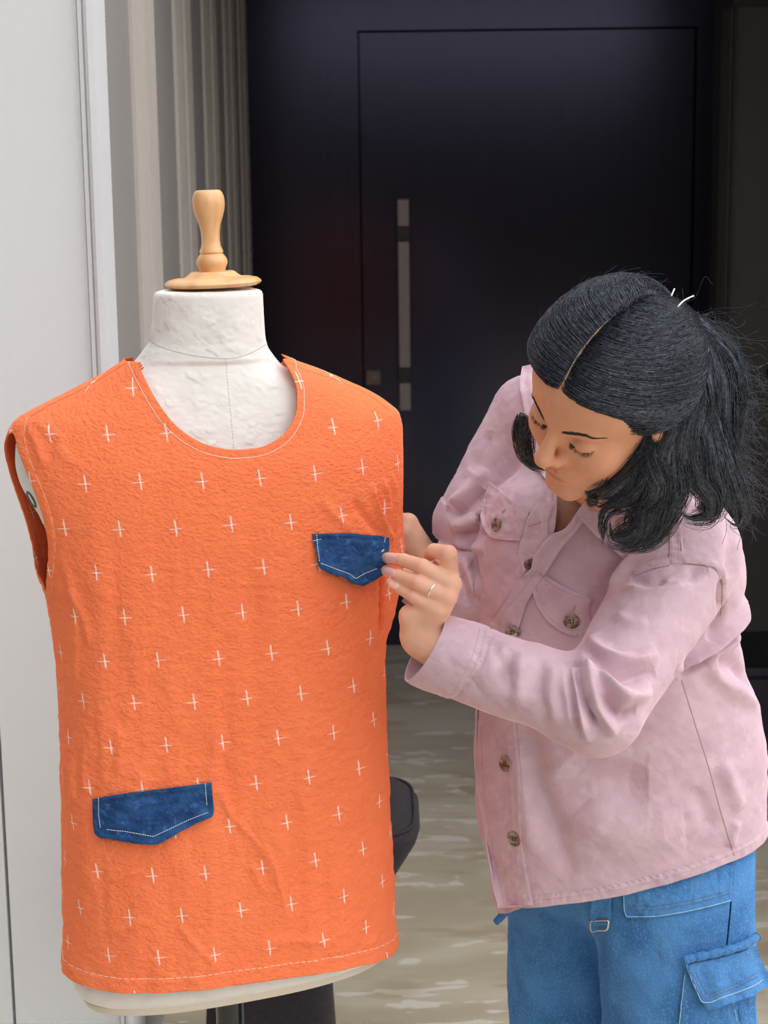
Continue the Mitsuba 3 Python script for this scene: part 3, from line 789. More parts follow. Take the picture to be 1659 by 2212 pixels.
# steel arm plate and the pole with its foot
P, N = form_pick(68, 1079)
tt = np.linspace(0, 2 * np.pi, 40)
e1 = np.cross(N, [0, 0, 1.0]); e1 /= np.linalg.norm(e1); e2 = np.cross(N, e1)
Q = P + N * 0.0005 + 0.008 * np.cos(tt)[:, None] * e1 + 0.011 * np.sin(tt)[:, None] * e2
add('dress_form__arm_ring', tube(Q, 0.0013, 6), bs('steel', two({'type': 'principled', 'base_color': rgb((0.16, 0.15, 0.14)), 'metallic': 0.8, 'roughness': 0.35})), True, label='small steel ring at the arm opening')
px_ = at(497, 2205, D0 + 0.01)[0]
pole_top = zb[0] + 0.02
pv = join([lathe([(0.0, 0.05), (0.0195, 0.05), (0.0195, pole_top), (0, pole_top)], (px_, D0 + 0.01, 0), 40)])
bs('gloss_black', two({'type': 'principled', 'base_color': rgb((0.010, 0.010, 0.012)), 'roughness': 0.16, 'specular': 0.6}))
add('dress_form__pole', outward(*pv), 'gloss_black', 40)
add('dress_form__foot', outward(*lathe([(0, 0), (0.16, 0), (0.165, 0.008), (0.15, 0.018), (0.05, 0.035), (0.028, 0.06), (0, 0.06)], (px_, D0 + 0.01, 0), 48)), 'gloss_black', 40)
add('dress_form__collar', outward(*lathe([(0, zb[0] - 0.032), (0.032, zb[0] - 0.032), (0.036, zb[0] - 0.026), (0.036, zb[0] - 0.01), (0, zb[0] - 0.01)], (px_, D0 + 0.01, 0), 40)), 'base_cloth', 40)

# ------------------------------------------------------------------ dark tub stool behind the form
bs('dark_fabric', two({'type': 'bumpmap', 'arbitrary': proc(lambda p, n, uv: 0.0010 * noise(p[0] * 420, p[1] * 420, p[2] * 420), eps=6e-4), 'scale': 1.0, 'bsdf': {'type': 'principled', 'base_color': proc(lambda p, n, uv: mix((0.016, 0.013, 0.016), (0.030, 0.024, 0.028), fbm(p[0] * 220, p[1] * 220, p[2] * 220, 2))), 'roughness': 0.9, 'sheen': 0.4}}))
YS = 3.0
sx = lambda x, y: at(x, y, YS - 0.1)
cxs = at(576, 2000, YS)[0]
hw = lambda x, y: sx(x, y)[0] - cxs
zz_ = lambda y: sx(700, y)[2]
rows = [(zz_(2330), 0.128), (zz_(2212), hw(713, 2212)), (zz_(2095), hw(713, 2095)), (zz_(2060), hw(722, 2060)), (zz_(1960), hw(836, 1960)), (zz_(1850), hw(902, 1850)), (zz_(1825), hw(910, 1825)), (zz_(1808), hw(896, 1808)), (zz_(1792), hw(868, 1792)), (zz_(1786), hw(840, 1786)), (zz_(1784), 0.08)]
rows = [(0.0, 0.128)] + rows[1:]
def sq(a, b, z, n=5.0, m=72):
    t = np.linspace(0, 2 * np.pi, m + 1)[:-1]
    c, s = np.cos(t), np.sin(t)
    return np.stack([cxs + a * np.sign(c) * np.abs(c) ** (2 / n), YS + 0.05 + b * np.sign(s) * np.abs(s) ** (2 / n), np.full(m, z)], 1)
bod = [r for r in rows]
note('tub_stool', label='dark fabric tub stool standing behind the dress form', cat='stool')
Vt, Ft = loft([sq(a, a * 0.62, z) for z, a in bod], cap0=True, cap1=True)
add('tub_stool__seat_shell', outward(Vt, Ft), 'dark_fabric', 45)
pip = sq(rows[6][1] * 0.965, rows[6][1] * 0.62 * 0.965, zz_(1806))
add('tub_stool__piping', tube(np.vstack([pip, pip[:1]]), 0.003, 6), 'dark_fabric', True)
# ------------------------------------------------------------------ the woman: joints
J = dict(
    neck=at(1300, 1075, 2.275), chest=at(1290, 1190, 2.30),
    ls=at(1478, 1205, 2.215), le=at(1290, 1530, 2.045), lw=at(925, 1402, 2.125),
    rs=at(1146, 894, 2.410), re=at(1020, 1126, 2.385), re2=at(1030, 1262, 2.345), rw=at(925, 1222, 2.392))
HEAD_R = Rotation.from_rotvec([2.1125676220804, -0.47948272570812434, -0.910252333541779]).as_matrix()
HEAD_C = np.array([0.2586665262474561, 2.016032275922592, 1.4576191897809607])
def head_w(q): return np.asarray(q, float) @ HEAD_R.T + HEAD_C
def head_l(P): return (np.asarray(P, float) - HEAD_C) @ HEAD_R

# ------------------------------------------------------------------ head, neck and hands (skin)
def cranium(q):
    return ellip(q, (0, 0.034, -0.012), (0.0735, 0.086, 0.092))
def head_sdf(q):
    d = cranium(q)
    d = smin(d, ellip(q, (0, -0.028, 0.028), (0.0605, 0.082, 0.058)), 0.025)
    d = smin(d, ellip(q, (0, 0.044, 0.038), (0.0675, 0.047, 0.0480)), 0.022)
    ax = np.stack([np.abs(q[:, 0]), q[:, 1], q[:, 2]], 1)
    d = smin(d, cone(ax, (0.050, -0.045, 0.005), (0.010, -0.098, 0.066), 0.016, 0.0135), 0.022)
    d = smin(d, ellip(ax, (0.037, -0.024, 0.057), (0.024, 0.025, 0.022)), 0.018)
    d = smin(d, ellip(q, (0, -0.096, 0.066), (0.017, 0.014, 0.014)), 0.016)
    d = smin(d, cone(ax, (0.010, 0.021, 0.0825), (0.040, 0.024, 0.0695), 0.0065, 0.006), 0.012)     # brow ridge
    d = smin(d, ellip(q, (0, -0.060, 0.068), (0.027, 0.020, 0.0165)), 0.016)                          # around the mouth
    d = -smin(-d, ellip(ax, (0.0315, 0.0045, 0.0925), (0.0165, 0.0105, 0.016)), 0.010)               # eye sockets
    nose = cone(q, (0, 0.014, 0.0845), (0, -0.0215, 0.1035), 0.0062, 0.0100)
    nose = smin(nose, ellip(q, (0, -0.0245, 0.1055), (0.0098, 0.0090, 0.0090)), 0.006)
    nose = smin(nose, ellip(ax, (0.0118, -0.0290, 0.0925), (0.0066, 0.0070, 0.0098)), 0.005)
    d = smin(d, nose, 0.009)
    d = -smin(-d, ellip(ax, (0.0064, -0.0345, 0.0985), (0.0036, 0.0042, 0.0058)), 0.003)             # nostrils
    lid = ellip(ax, (0.0315, 0.0015, 0.0705), (0.0148, 0.0112, 0.0130))
    d = smin(d, lid, 0.0035)
    slit = np.abs(ax[:, 1] + 0.0052 - 22 * (ax[:, 0] - 0.0315) ** 2) - 0.0007
    d = np.where((np.abs(ax[:, 0] - 0.0315) < 0.0150) & (q[:, 2] > 0.06), np.maximum(d, -(smax(slit, np.abs(lid) - 0.0014, 0.001))), d)
    lip = smin(cone(ax, (0.004, -0.0555, 0.0830), (0.022, -0.0605, 0.0740), 0.0054, 0.0028), ellip(q, (0, -0.0665, 0.0805), (0.0180, 0.0060, 0.0080)), 0.002)
    d = smin(d, lip, 0.004)
    d = smin(d, ellip(ax, (0.0765, 0.004, -0.010), (0.0075, 0.030, 0.0185)), 0.006)                   # ears
    d = -smin(-d, ellip(ax, (0.0855, 0.006, -0.006), (0.0070, 0.017, 0.0095)), 0.004)
    return d
NB = head_l(J['neck'])
def neck_sdf(q):
    return cone(q, (0, -0.040, -0.030), NB, 0.047, 0.056)
def skin_head(q): return smin(head_sdf(q), neck_sdf(q), 0.022)
Vh, Fh = nets(skin_head, (-0.10, -0.235, -0.12), (0.10, 0.13, 0.135), 0.0021)
Vh = relax(Vh, Fh, 1, 0.4)
skin_rgb = np.array([0.62, 0.292, 0.170])
def head_color(q):
    c = np.tile(skin_rgb, (len(q), 1))
    n = meshkit.fbm(q * 130, 3, seed=8)[:, None] - 0.5
    c = c * (1 + 0.10 * n)
    ax = np.stack([np.abs(q[:, 0]), q[:, 1], q[:, 2]], 1)
    def tint(mask, col):
        nonlocal c
        c = c * (1 - mask[:, None]) + np.array(col) * mask[:, None]
    lips = np.clip(1 - (smin(cone(ax, (0.004, -0.0555, 0.0830), (0.022, -0.0605, 0.0740), 0.0054, 0.0028), ellip(q, (0, -0.0665, 0.0805), (0.0180, 0.0060, 0.0080)), 0.002)) / 0.0016, 0, 1) * (q[:, 2] > 0.07)
    tint(0.95 * lips, (0.50, 0.165, 0.125))
    return np.clip(c, 0, 1)
Ch = head_color(Vh)
Vh = head_w(Vh)

def hand_mesh(wrist, fore, mcps, fingers, thumb, extra, lo, hi, h=0.0017):
    def f(p):
        d = cone(p, fore, wrist, 0.030, 0.0235)
        palm = None
        for m, r in mcps:
            c = cone(p, wrist + 0.25 * (m - wrist), m, 0.0145, r)
            palm = c if palm is None else smin(palm, c, 0.010)
        d = smin(d, palm, 0.014)
        for c0, c1, r0, r1 in extra: d = smin(d, cone(p, c0, c1, r0, r1), 0.016)
        fs = None
        for ch in fingers + [thumb]:
            g = None
            for (a, ra), (b, rb) in zip(ch[:-1], ch[1:]):
                c = cone(p, a, b, ra, rb)
                g = c if g is None else smin(g, c, 0.0022)
            fs = g if fs is None else np.minimum(fs, g)
            d = smin(d, g, 0.0045) if ch is not thumb else smin(d, g, 0.006)
        return d
    V, F = nets(f, lo, hi, h)
    return relax(V, F, 2, 0.4), F
Ytip = vest_pick(824, 1215)[0][1]
A = lambda x, y, Y: at(x, y, Y)
lwr, lfo = A(908, 1382, 2.128), A(990, 1425, 2.098)
L_mcp = [(A(968, 1243, 2.122), 0.0125), (A(976, 1262, 2.104), 0.0118), (A(967, 1290, 2.098), 0.0112), (A(948, 1316, 2.100), 0.0105)]
L_fin = [
    [(A(970, 1240, 2.120), 0.0118), (A(969, 1196, 2.105), 0.0104), (A(938, 1190, 2.125), 0.0092), (A(929, 1198, 2.14), 0.0082)],
    [(A(976, 1262, 2.104), 0.0116), (A(914, 1224, 2.110), 0.0094), (A(872, 1210, 2.140), 0.0082), (A(836, 1205, Ytip - 0.014), 0.0072)],
    [(A(967, 1290, 2.098), 0.0108), (A(905, 1259, 2.104), 0.0089), (A(862, 1243, 2.134), 0.0078), (A(832, 1232, Ytip - 0.014), 0.0068)],
    [(A(948, 1316, 2.100), 0.0102), (A(895, 1289, 2.108), 0.0081), (A(865, 1272, 2.128), 0.0070), (A(844, 1258, 2.146), 0.0060)]]
L_thumb = [(A(912, 1345, 2.150), 0.0150), (A(935, 1280, 2.168), 0.0110), (A(938, 1236, 2.158), 0.0090), (A(944, 1214, 2.150), 0.0050)]
L_extra = [(A(893, 1362, 2.130), A(886, 1330, 2.122), 0.0140, 0.0105), (A(886, 1330, 2.122), A(930, 1306, 2.108), 0.0105, 0.0100)]
P_ = np.array([p for ch in L_fin + [L_thumb] for p, _ in ch] + [lwr, lfo])
Vl, Fl = hand_mesh(lwr, lfo, L_mcp, L_fin, L_thumb, L_extra, P_.min(0) - 0.032, P_.max(0) + 0.032)
rwr, rfo = A(938, 1222, 2.392), A(1015, 1252, 2.36)
R_mcp = [(A(881, 1131, 2.400), 0.0140), (A(874, 1152, 2.392), 0.0140), (A(872, 1178, 2.392), 0.0130), (A(878, 1203, 2.397), 0.0115)]
R_fin = [[(m, r)] + [(m + np.array([-dx, dy, dz]), rr) for dx, dy, dz, rr in ((0.012, 0.026, 0.002 - k * 0.002, 0.0095), (0.008, 0.046, -0.004, 0.0085), (-0.004, 0.058, -0.012, 0.0075))] for k, (m, r) in enumerate(R_mcp)]
R_thumb = [(A(915, 1230, 2.375), 0.0130), (A(893, 1243, 2.350), 0.0105), (A(872, 1240, 2.335), 0.0090), (A(858, 1238, 2.325), 0.0080)]
P_ = np.array([p for ch in R_fin + [R_thumb] for p, _ in ch] + [rwr, rfo])
Vr2, Fr2 = hand_mesh(rwr, rfo, R_mcp, R_fin, R_thumb, [], P_.min(0) - 0.034, P_.max(0) + 0.034, 0.0020)
def hand_color(V, tips):
    n = meshkit.fbm(V * 110, 3, seed=5)[:, None] - 0.5
    c = np.tile(np.array([0.74, 0.42, 0.285]), (len(V), 1)) * (1 + 0.12 * n)
    for p, r in tips:
        m = np.exp(-(np.linalg.norm(V - p, axis=1) / r) ** 2)[:, None] * 0.55
        c = c * (1 - m) + np.array([0.76, 0.33, 0.245]) * m
    return np.clip(c, 0, 1)
Cl = hand_color(Vl, [(ch[-1][0], 0.014) for ch in L_fin] + [(ch[1][0], 0.011) for ch in L_fin] + [(A(876, 1345, 2.12), 0.016)] + [(m, 0.011) for m, _ in L_mcp])
Cr = hand_color(Vr2, [(m, 0.011) for m, _ in R_mcp])
bs('skin', two({'type': 'bumpmap', 'arbitrary': proc(lambda p, n, uv: 0.00010 * fbm(p[0] * 900, p[1] * 900, p[2] * 900, 2), eps=4e-4), 'scale': 1.0,
    'bsdf': {'type': 'principled', 'base_color': {'type': 'mesh_attribute', 'name': 'vertex_color'}, 'roughness': 0.52, 'specular': 0.4}}))
# ------------------------------------------------------------------ jacket
tor = [  # row, left and right edge of the jacket body in the photograph, distance of its middle, half depth
    (985, 1150, 1440, 2.285, 0.070), (1060, 1075, 1520, 2.295, 0.095), (1150, 1036, 1590, 2.305, 0.112), (1250, 1030, 1606, 2.315, 0.122), (1340, 1034, 1590, 2.325, 0.128), (1430, 1032, 1602, 2.33, 0.132),
    (1540, 1030, 1638, 2.335, 0.136), (1640, 1024, 1652, 2.335, 0.138), (1750, 1030, 1650, 2.335, 0.138), (1850, 1052, 1644, 2.335, 0.137), (1960, 1070, 1640, 2.335, 0.135), (2080, 1080, 1640, 2.335, 0.132)]
tz, tc, ta, ty, tb = [], [], [], [], []
for y, xl, xr_, Yc, b in tor:
    l, r = at(xl, y, Yc), at(xr_, y, Yc)
    tz.append((l[2] + r[2]) / 2); tc.append((l[0] + r[0]) / 2); ta.append((r[0] - l[0]) / 2); ty.append(Yc); tb.append(b)
o = np.argsort(tz); tz = np.array(tz)[o]
Tc, Ta, Ty, Tb = [PchipInterpolator(tz, np.array(v)[o]) for v in (tc, ta, ty, tb)]
def torso(p, grow=0.0):
    z = np.clip(p[:, 2], tz[0], tz[-1])
    a, b = Ta(z) + grow, Tb(z) + grow
    n = 2.4
    x, y = np.abs(p[:, 0] - Tc(z)) / a, np.abs(p[:, 1] - Ty(z)) / b
    d = ((x ** n + y ** n) ** (1 / n) - 1) * np.minimum(a, b)
    return smax(d, p[:, 2] - tz[-1] + 0.01 - grow, 0.05)
def jacket_sdf(p, g=0.0):
    d = torso(p, g)
    sh = cone(p, J['ls'] + np.array([-0.02, 0.015, 0.012]), at(1180, 900, 2.36), 0.072 + g, 0.052 + g)
    d = smin(d, sh, 0.05)
    ul = cone(p, J['ls'] + np.array([0.004, 0.0, 0.0]), J['le'], 0.070 + g, 0.0555 + g)
    fl = cone(p, J['le'], J['lw'], 0.0535 + g, 0.0470 + g)
    arm = smin(ul, fl, 0.018)
    k = 0.003 + 0.040 * np.exp(-(np.linalg.norm(p - J['ls'] - np.array([0.02, 0.0, 0.03]), axis=1) / 0.062) ** 2)
    d = smin(d, arm, k)
    ur = smin(cone(p, J['rs'], J['re'], 0.0545 + g, 0.0515 + g), cone(p, J['re'], at(985, 1140, 2.385), 0.048 + g, 0.020 + g), 0.02)
    fr_ = smin(cone(p, J['re2'] + np.array([0.004, 0, 0]), J['rw'], 0.047 + g, 0.046 + g), cone(p, J['re2'] + np.array([-0.02, 0.0, -0.012]), J['rw'] + np.array([-0.012, 0, -0.024]), 0.040 + g, 0.034 + g), 0.02)
    ra = smin(ur, fr_, 0.004)
    k2 = 0.003 + 0.05 * np.exp(-(np.linalg.norm(p - J['rs'], axis=1) / 0.08) ** 2)
    return smin(d, ra, k2)
lo_j = np.array([at(850, 1400, 2.1)[0], 1.93, at(1300, 2060, 2.33)[2]])
hi_j = np.array([at(1700, 1400, 2.3)[0], 2.53, at(1100, 760, 2.42)[2]])
Vj, Fj = nets(jacket_sdf, lo_j, hi_j, 0.0042)
Vj = relax(Vj, Fj, 3, 0.5)
def loop_sub(V, F, n=1):
    for _ in range(n):
        V, F = trimesh.remesh.subdivide(V, F)
        V = relax(V, F, 2, 0.5)
    return V, F
Vj, Fj = loop_sub(Vj, Fj)
pj0 = Picker(Vj, Fj)
Nj = vnormals(Vj, Fj)
Qj = proj(Vj)
facing = ((EYE - Vj) * Nj).sum(1) > 0
jf = [  # folds: pixel line on the cloth, width and height in metres (negative = crease)
    # left elbow
    ([(1218, 1440), (1232, 1500), (1240, 1575)], 0.010, 0.0045), ([(1238, 1440), (1254, 1500), (1270, 1602)], 0.006, 0.008), ([(1264, 1432), (1288, 1510), (1330, 1588)], 0.0075, 0.009), ([(1292, 1440), (1330, 1500), (1360, 1530)], 0.010, 0.004),
    ([(1247, 1446), (1264, 1520), (1296, 1572)], 0.0038, -0.010), ([(1229, 1450), (1242, 1520), (1254, 1590)], 0.0042, -0.006), ([(1280, 1436), (1312, 1500), (1345, 1548)], 0.005, -0.006), ([(1222, 1428), (1250, 1436), (1280, 1425)], 0.006, -0.006),
    # upper arm
    ([(1275, 1372), (1305, 1415), (1350, 1428), (1420, 1405)], 0.009, 0.009), ([(1262, 1400), (1300, 1470), (1345, 1505), (1408, 1490)], 0.009, 0.010), ([(1268, 1388), (1300, 1445), (1350, 1466), (1415, 1450)], 0.008, -0.008), ([(1300, 1500), (1340, 1545), (1370, 1530)], 0.008, -0.007),
    ([(1330, 1320), (1370, 1345), (1400, 1345)], 0.008, 0.003), ([(1360, 1250), (1400, 1262), (1470, 1245), (1530, 1228)], 0.009, -0.006), ([(1345, 1268), (1420, 1272), (1490, 1250)], 0.008, 0.005), ([(1430, 1260), (1470, 1240), (1500, 1235)], 0.005, 0.004),
    # forearm
    ([(1085, 1392), (1070, 1440), (1030, 1480)], 0.012, 0.0035), ([(1105, 1400), (1096, 1460), (1110, 1500)], 0.008, -0.0045), ([(1140, 1412), (1118, 1468), (1140, 1530)], 0.013, 0.0045), ([(1172, 1424), (1166, 1480), (1190, 1550)], 0.007, -0.0035), ([(1198, 1430), (1192, 1490), (1212, 1570)], 0.011, 0.0045), ([(1066, 1376), (1080, 1430), (1120, 1470)], 0.008, -0.003), ([(1050, 1372), (1040, 1400), (1020, 1420)], 0.008, -0.003),
    # side and back
    ([(1608, 1290), (1570, 1362), (1520, 1415), (1460, 1447)], 0.008, 0.012), ([(1600, 1330), (1560, 1390), (1510, 1432), (1462, 1458)], 0.006, -0.012), ([(1560, 1250), (1556, 1320), (1530, 1385)], 0.008, -0.008), ([(1598, 1375), (1560, 1400), (1520, 1430)], 0.008, 0.006), ([(1530, 1420), (1545, 1455), (1600, 1500), (1640, 1530)], 0.012, 0.006), ([(1545, 1430), (1590, 1440), (1615, 1470)], 0.012, -0.008),
    ([(1575, 1120), (1580, 1190), (1575, 1250)], 0.012, -0.004),
    # body under the arm
    ([(1140, 1560), (1160, 1700), (1200, 1800), (1230, 1900)], 0.018, -0.007), ([(1110, 1600), (1135, 1740), (1150, 1850)], 0.014, 0.004), ([(1230, 1640), (1290, 1680), (1400, 1690)], 0.03, -0.006), ([(1250, 1750), (1330, 1800), (1480, 1790)], 0.035, 0.006), ([(1560, 1640), (1600, 1750)], 0.012, 0.004), ([(1500, 1700), (1540, 1800)], 0.012, -0.003), ([(1590, 1770), (1575, 1830)], 0.008, 0.004),
    # chest
    ([(1185, 1170), (1130, 1250), (1070, 1340)], 0.012, 0.003), ([(1330, 1180), (1270, 1280), (1240, 1330)], 0.02, 0.004), ([(1400, 1150), (1340, 1230), (1300, 1310)], 0.010, -0.004), ([(1435, 1110), (1400, 1170), (1350, 1230), (1300, 1300)], 0.010, 0.006),
    # right sleeve
    ([(1045, 1010), (1010, 1060), (965, 1095)], 0.009, 0.006), ([(1050, 1060), (1020, 1090), (970, 1120)], 0.008, -0.007), ([(1052, 1095), (1020, 1125), (975, 1140)], 0.008, 0.007), ([(1052, 1150), (1020, 1150), (985, 1148)], 0.007, -0.006), ([(1050, 1190), (1020, 1180), (980, 1168)], 0.007, 0.005), ([(1060, 930), (1040, 980), (1020, 1020)], 0.010, -0.004),
    ([(1000, 1205), (1012, 1240), (1030, 1290)], 0.007, 0.006), ([(1020, 1200), (1035, 1245), (1042, 1290)], 0.006, -0.005), ([(990, 1225), (1000, 1270), (1010, 1310)], 0.006, -0.004)]
hj = 1.75 * ridges(pj0, Vj, Nj, jf)
hj += (meshkit.fbm(Vj * 26, 3, seed=12) - 0.5) * 0.0055 + (meshkit.fbm(Vj * 75, 3, seed=13) - 0.5) * 0.0016
Vj = Vj + Nj * hj[:, None]
Vj = relax(Vj, Fj, 1, 0.3)
pj1 = Picker(Vj, Fj)
# openings: hem, cuffs, neck
hem_j = np.array([pj1(x, y)[0] for x, y in ((1074, 1963), (1130, 1960), (1200, 1955), (1350, 1933), (1470, 1900), (1560, 1868), (1636, 1830))])
g_hem = Vj[:, 2] - np.interp(Vj[:, 0], hem_j[:, 0], hem_j[:, 2])
e0, e1 = at(966, 1326, 2.11), at(882, 1462, 2.12)
n0 = np.cross(e1 - e0, J['lw'] - EYE); n0 /= np.linalg.norm(n0)
n0 = n0 if n0[0] < 0 else -n0
ncuf = n0 + np.array([0, -0.22, 0]); ncuf /= np.linalg.norm(ncuf)
def cuff_gap(V, p0, n, center, rad):
    return np.where(np.linalg.norm(V - center, axis=1) < rad, -(V - p0) @ n, 1.0)
g_cl = cuff_gap(Vj, (e0 + e1) / 2, ncuf, J['lw'] + 0.0 * ncuf, 0.13)
c0, c1 = at(950, 1168, 2.39), at(858, 1315, 2.39)
n1 = np.cross(c1 - c0, J['rw'] - EYE); n1 /= np.linalg.norm(n1); n1 = n1 if n1[0] < 0 else -n1
d_up = cone(Vj, J['rs'], J['re'], 0.0545, 0.0515)
d_lo = cone(Vj, J['re2'], J['rw'], 0.047, 0.046)
g_cr = np.maximum(cuff_gap(Vj, (c0 + c1) / 2, n1, J['rw'], 0.12), d_lo - d_up)
np_px = [(1196, 1030), (1203, 1060), (1203, 1100), (1199, 1140), (1192, 1168), (1206, 1160), (1226, 1135), (1246, 1106), (1262, 1080), (1300, 1060), (1400, 1040), (1420, 980), (1300, 930), (1180, 940)]
NP = np.array([pj1(x, y)[0][[0, 2]] for x, y in np_px])
g_n = np.where(facing & (Vj[:, 1] < J['rs'][1] - 0.03), signed(NP, Vj[:, [0, 2]]), 1.0)
gj = np.minimum(np.minimum(g_hem, g_cl), np.minimum(g_cr, g_n))
Vjc, Fjc, Ejc = clip(Vj, Fj, gj, np.stack([g_hem, g_cl, g_cr, g_n], 1))
Njc = vnormals(Vjc, Fjc)
lift = 0.0016 * (Ejc[:, 0] < 0.0155) + 0.0016 * (Ejc[:, 1] < 0.052) + 0.0016 * (Ejc[:, 2] < 0.052)
lift -= 0.0010 * (np.exp(-((Ejc[:, 0] - 0.0165) / 0.0012) ** 2) + np.exp(-((Ejc[:, 1] - 0.0535) / 0.0014) ** 2))
puck = (meshkit.fbm(Vjc * np.array([160, 160, 50]), 2, seed=3) - 0.5) * 0.003 * np.exp(-((Ejc[:, 0] - 0.009) / 0.008) ** 2)
puck += (meshkit.fbm(Vjc * 110, 2, seed=4) - 0.5) * 0.0022 * np.exp(-((Ejc[:, 1] - 0.045) / 0.010) ** 2)
Vjc = Vjc + Njc * (lift + puck)[:, None]
pj = Picker(Vjc, Fjc)
d_left = np.minimum(cone(Vjc, J['ls'], J['le'], 0.070, 0.0555), cone(Vjc, J['le'], J['lw'], 0.0535, 0.0470))
pjt = Picker(Vjc, Fjc[(d_left > 0.014)[Fjc].all(1)])     # the body of the jacket without the near sleeve
Vjs, Fjs = shell(Vjc, Fjc, 0.0022)

def mauve(p, n, uv):
    a = fbm(p[0] * 38, p[1] * 38, p[2] * 38, 4)
    t = noise(p[0] * 1500, p[1] * 1500, p[2] * 700)
    c = mix((0.53, 0.370, 0.430), (0.59, 0.425, 0.48), smoothstep(0.3, 0.7, 0.75 * a + 0.25 * t))
    return mix(c, (0.66, 0.51, 0.555), 0.3 * smoothstep(0.6, 0.78, fbm(p[0] * 85, p[1] * 85, p[2] * 60, 3)))
twill = lambda p, n, uv: 0.00025 * noise((p[0] + p[2]) * 1600, p[1] * 1200, (p[0] - p[2]) * 300) + 0.0011 * fbm(p[0] * 95, p[1] * 95, p[2] * 95, 3)
bs('mauve_twill', two({'type': 'bumpmap', 'arbitrary': proc(twill, eps=6e-4), 'scale': 1.0, 'bsdf': {'type': 'principled', 'base_color': proc(mauve), 'roughness': 0.72, 'specular': 0.3, 'sheen': 0.35}}))
bs('mauve_seam', two({'type': 'diffuse', 'reflectance': rgb((0.40, 0.27, 0.29))}))
bs('mauve_thread', two({'type': 'diffuse', 'reflectance': rgb((0.52, 0.36, 0.385))}))
def horn(p, n, uv):
    return mix((0.10, 0.06, 0.045), (0.34, 0.25, 0.20), smoothstep(0.35, 0.7, fbm(p[0] * 170, p[1] * 170, p[2] * 170, 3)))
bs('horn', two({'type': 'principled', 'base_color': proc(horn), 'roughness': 0.16, 'specular': 0.7, 'clearcoat': 0.6}))

note('person', label='woman in mauve jacket and blue jeans leaning over to pin the upper denim flap', cat='person')
Vbody, Fbody = join([(Vh, Fh), (Vl, Fl), (Vr2, Fr2)])
Cbody = np.vstack([Ch, Cl, Cr])
# under the clothes the same body goes on: trunk, arms, legs
def under(p):
    return jacket_sdf(p, -0.022)
Vu, Fu = nets(under, lo_j, hi_j, 0.011)
uk = (Vu[:, 2] > hem_j[:, 2].max() + 0.04) & (np.linalg.norm(Vu - J['lw'], axis=1) > 0.085) & (np.linalg.norm(Vu - J['rw'], axis=1) > 0.08)
Fu = Fu[uk[Fu].all(1)]
Vbody, Fbody = join([(Vbody, Fbody), (Vu, Fu)])
Cbody = np.vstack([Cbody, np.tile([0.56, 0.27, 0.16], (len(Vu), 1))])
add('person__body', (Vbody, Fbody), 'skin', True, color=Cbody)

add('person__jacket', (Vjs, Fjs), 'mauve_twill', True, label='boxy mauve pink cotton overshirt')
def jpatch(key, poly, lift=0.0022, relief=None, step=4.0, sm=50, thick=0.0022, pk=None, even=3):
    V, F = patch(poly, pk or pj, step, lift, thick, relief, even)
    add(key, (V, F), 'mauve_twill', sm)
    return Picker(V, F)
edge = lambda q, d: 0.0008 * np.clip(1 - np.abs(d - 4) / 5, 0, 1) + 0.0022 * (meshkit.fbm(np.stack([q[:, 0] / 14, q[:, 1] / 14, 0 * d], 1), 2, seed=4) - 0.5)
pf1 = jpatch('person__jacket__pocket_flap', [(1056, 1038), (1080, 1058), (1110, 1082), (1146, 1104), (1138, 1132), (1126, 1168), (1100, 1167), (1078, 1165), (1062, 1160), (1050, 1140), (1042, 1118), (1048, 1075)], 0.0035, edge)
pf2 = jpatch('person__jacket__pocket_flap_001', [(1174, 1237), (1205, 1258), (1240, 1277), (1275, 1290), (1320, 1295), (1316, 1320), (1300, 1345), (1272, 1360), (1247, 1371), (1231, 1370), (1210, 1360), (1186, 1342), (1160, 1306), (1149, 1268), (1158, 1248)], 0.0035, edge, pk=pjt)
pr = jpatch('person__jacket__placket', [(1186, 1046), (1203, 1040), (1206, 1080), (1203, 1120), (1194, 1165), (1176, 1190), (1152, 1215), (1134, 1238), (1123, 1200), (1126, 1168), (1142, 1118), (1165, 1085)], 0.0040, edge)
pl = jpatch('person__jacket__placket_001', [(1250, 1108), (1262, 1122), (1225, 1166), (1190, 1212), (1160, 1262), (1138, 1306), (1126, 1350), (1112, 1400), (1060, 1400), (1064, 1345), (1100, 1290), (1120, 1255), (1150, 1225), (1158, 1200), (1180, 1172), (1215, 1150), (1235, 1130)], 0.0055, lambda q, d: edge(q, d) + 0.006 * np.clip(1 - d / 10, 0, 1) * (q[:, 1] < 1240), pk=pjt)
pl2 = jpatch('person__jacket__placket_002', [(1034, 1480), (1075, 1480), (1112, 1500), (1126, 1700), (1130, 1800), (1140, 1880), (1155, 1955), (1080, 1961), (1070, 1920), (1058, 1850), (1046, 1780), (1034, 1700), (1030, 1630)], 0.0028, edge, pk=pjt)
co = jpatch('person__jacket__collar', [(1249, 1106), (1268, 1082), (1300, 1066), (1345, 1064), (1405, 1078), (1400, 1130), (1372, 1175), (1350, 1204), (1328, 1188), (1290, 1155), (1262, 1126)], 0.0085, lambda q, d: edge(q, d) + 0.004 * np.clip(1 - d / 14, 0, 1))
sw = jpatch('person__jacket__collar_001', [(1130, 800), (1170, 790), (1195, 850), (1200, 940), (1200, 1010), (1203, 1040), (1186, 1048), (1165, 1020), (1150, 960), (1136, 880), (1126, 840)], 0.006, edge)
sb = jpatch('person__jacket__shoulder_strip', [(1438, 1092), (1466, 1092), (1470, 1150), (1472, 1200), (1470, 1216), (1444, 1222), (1448, 1180), (1446, 1130)], 0.0026, lambda q, d: 0.0030 * (meshkit.noise(np.stack([q[:, 0] / 20, q[:, 1] / 7, 0 * d], 1), 3) - 0.5), 3.2)
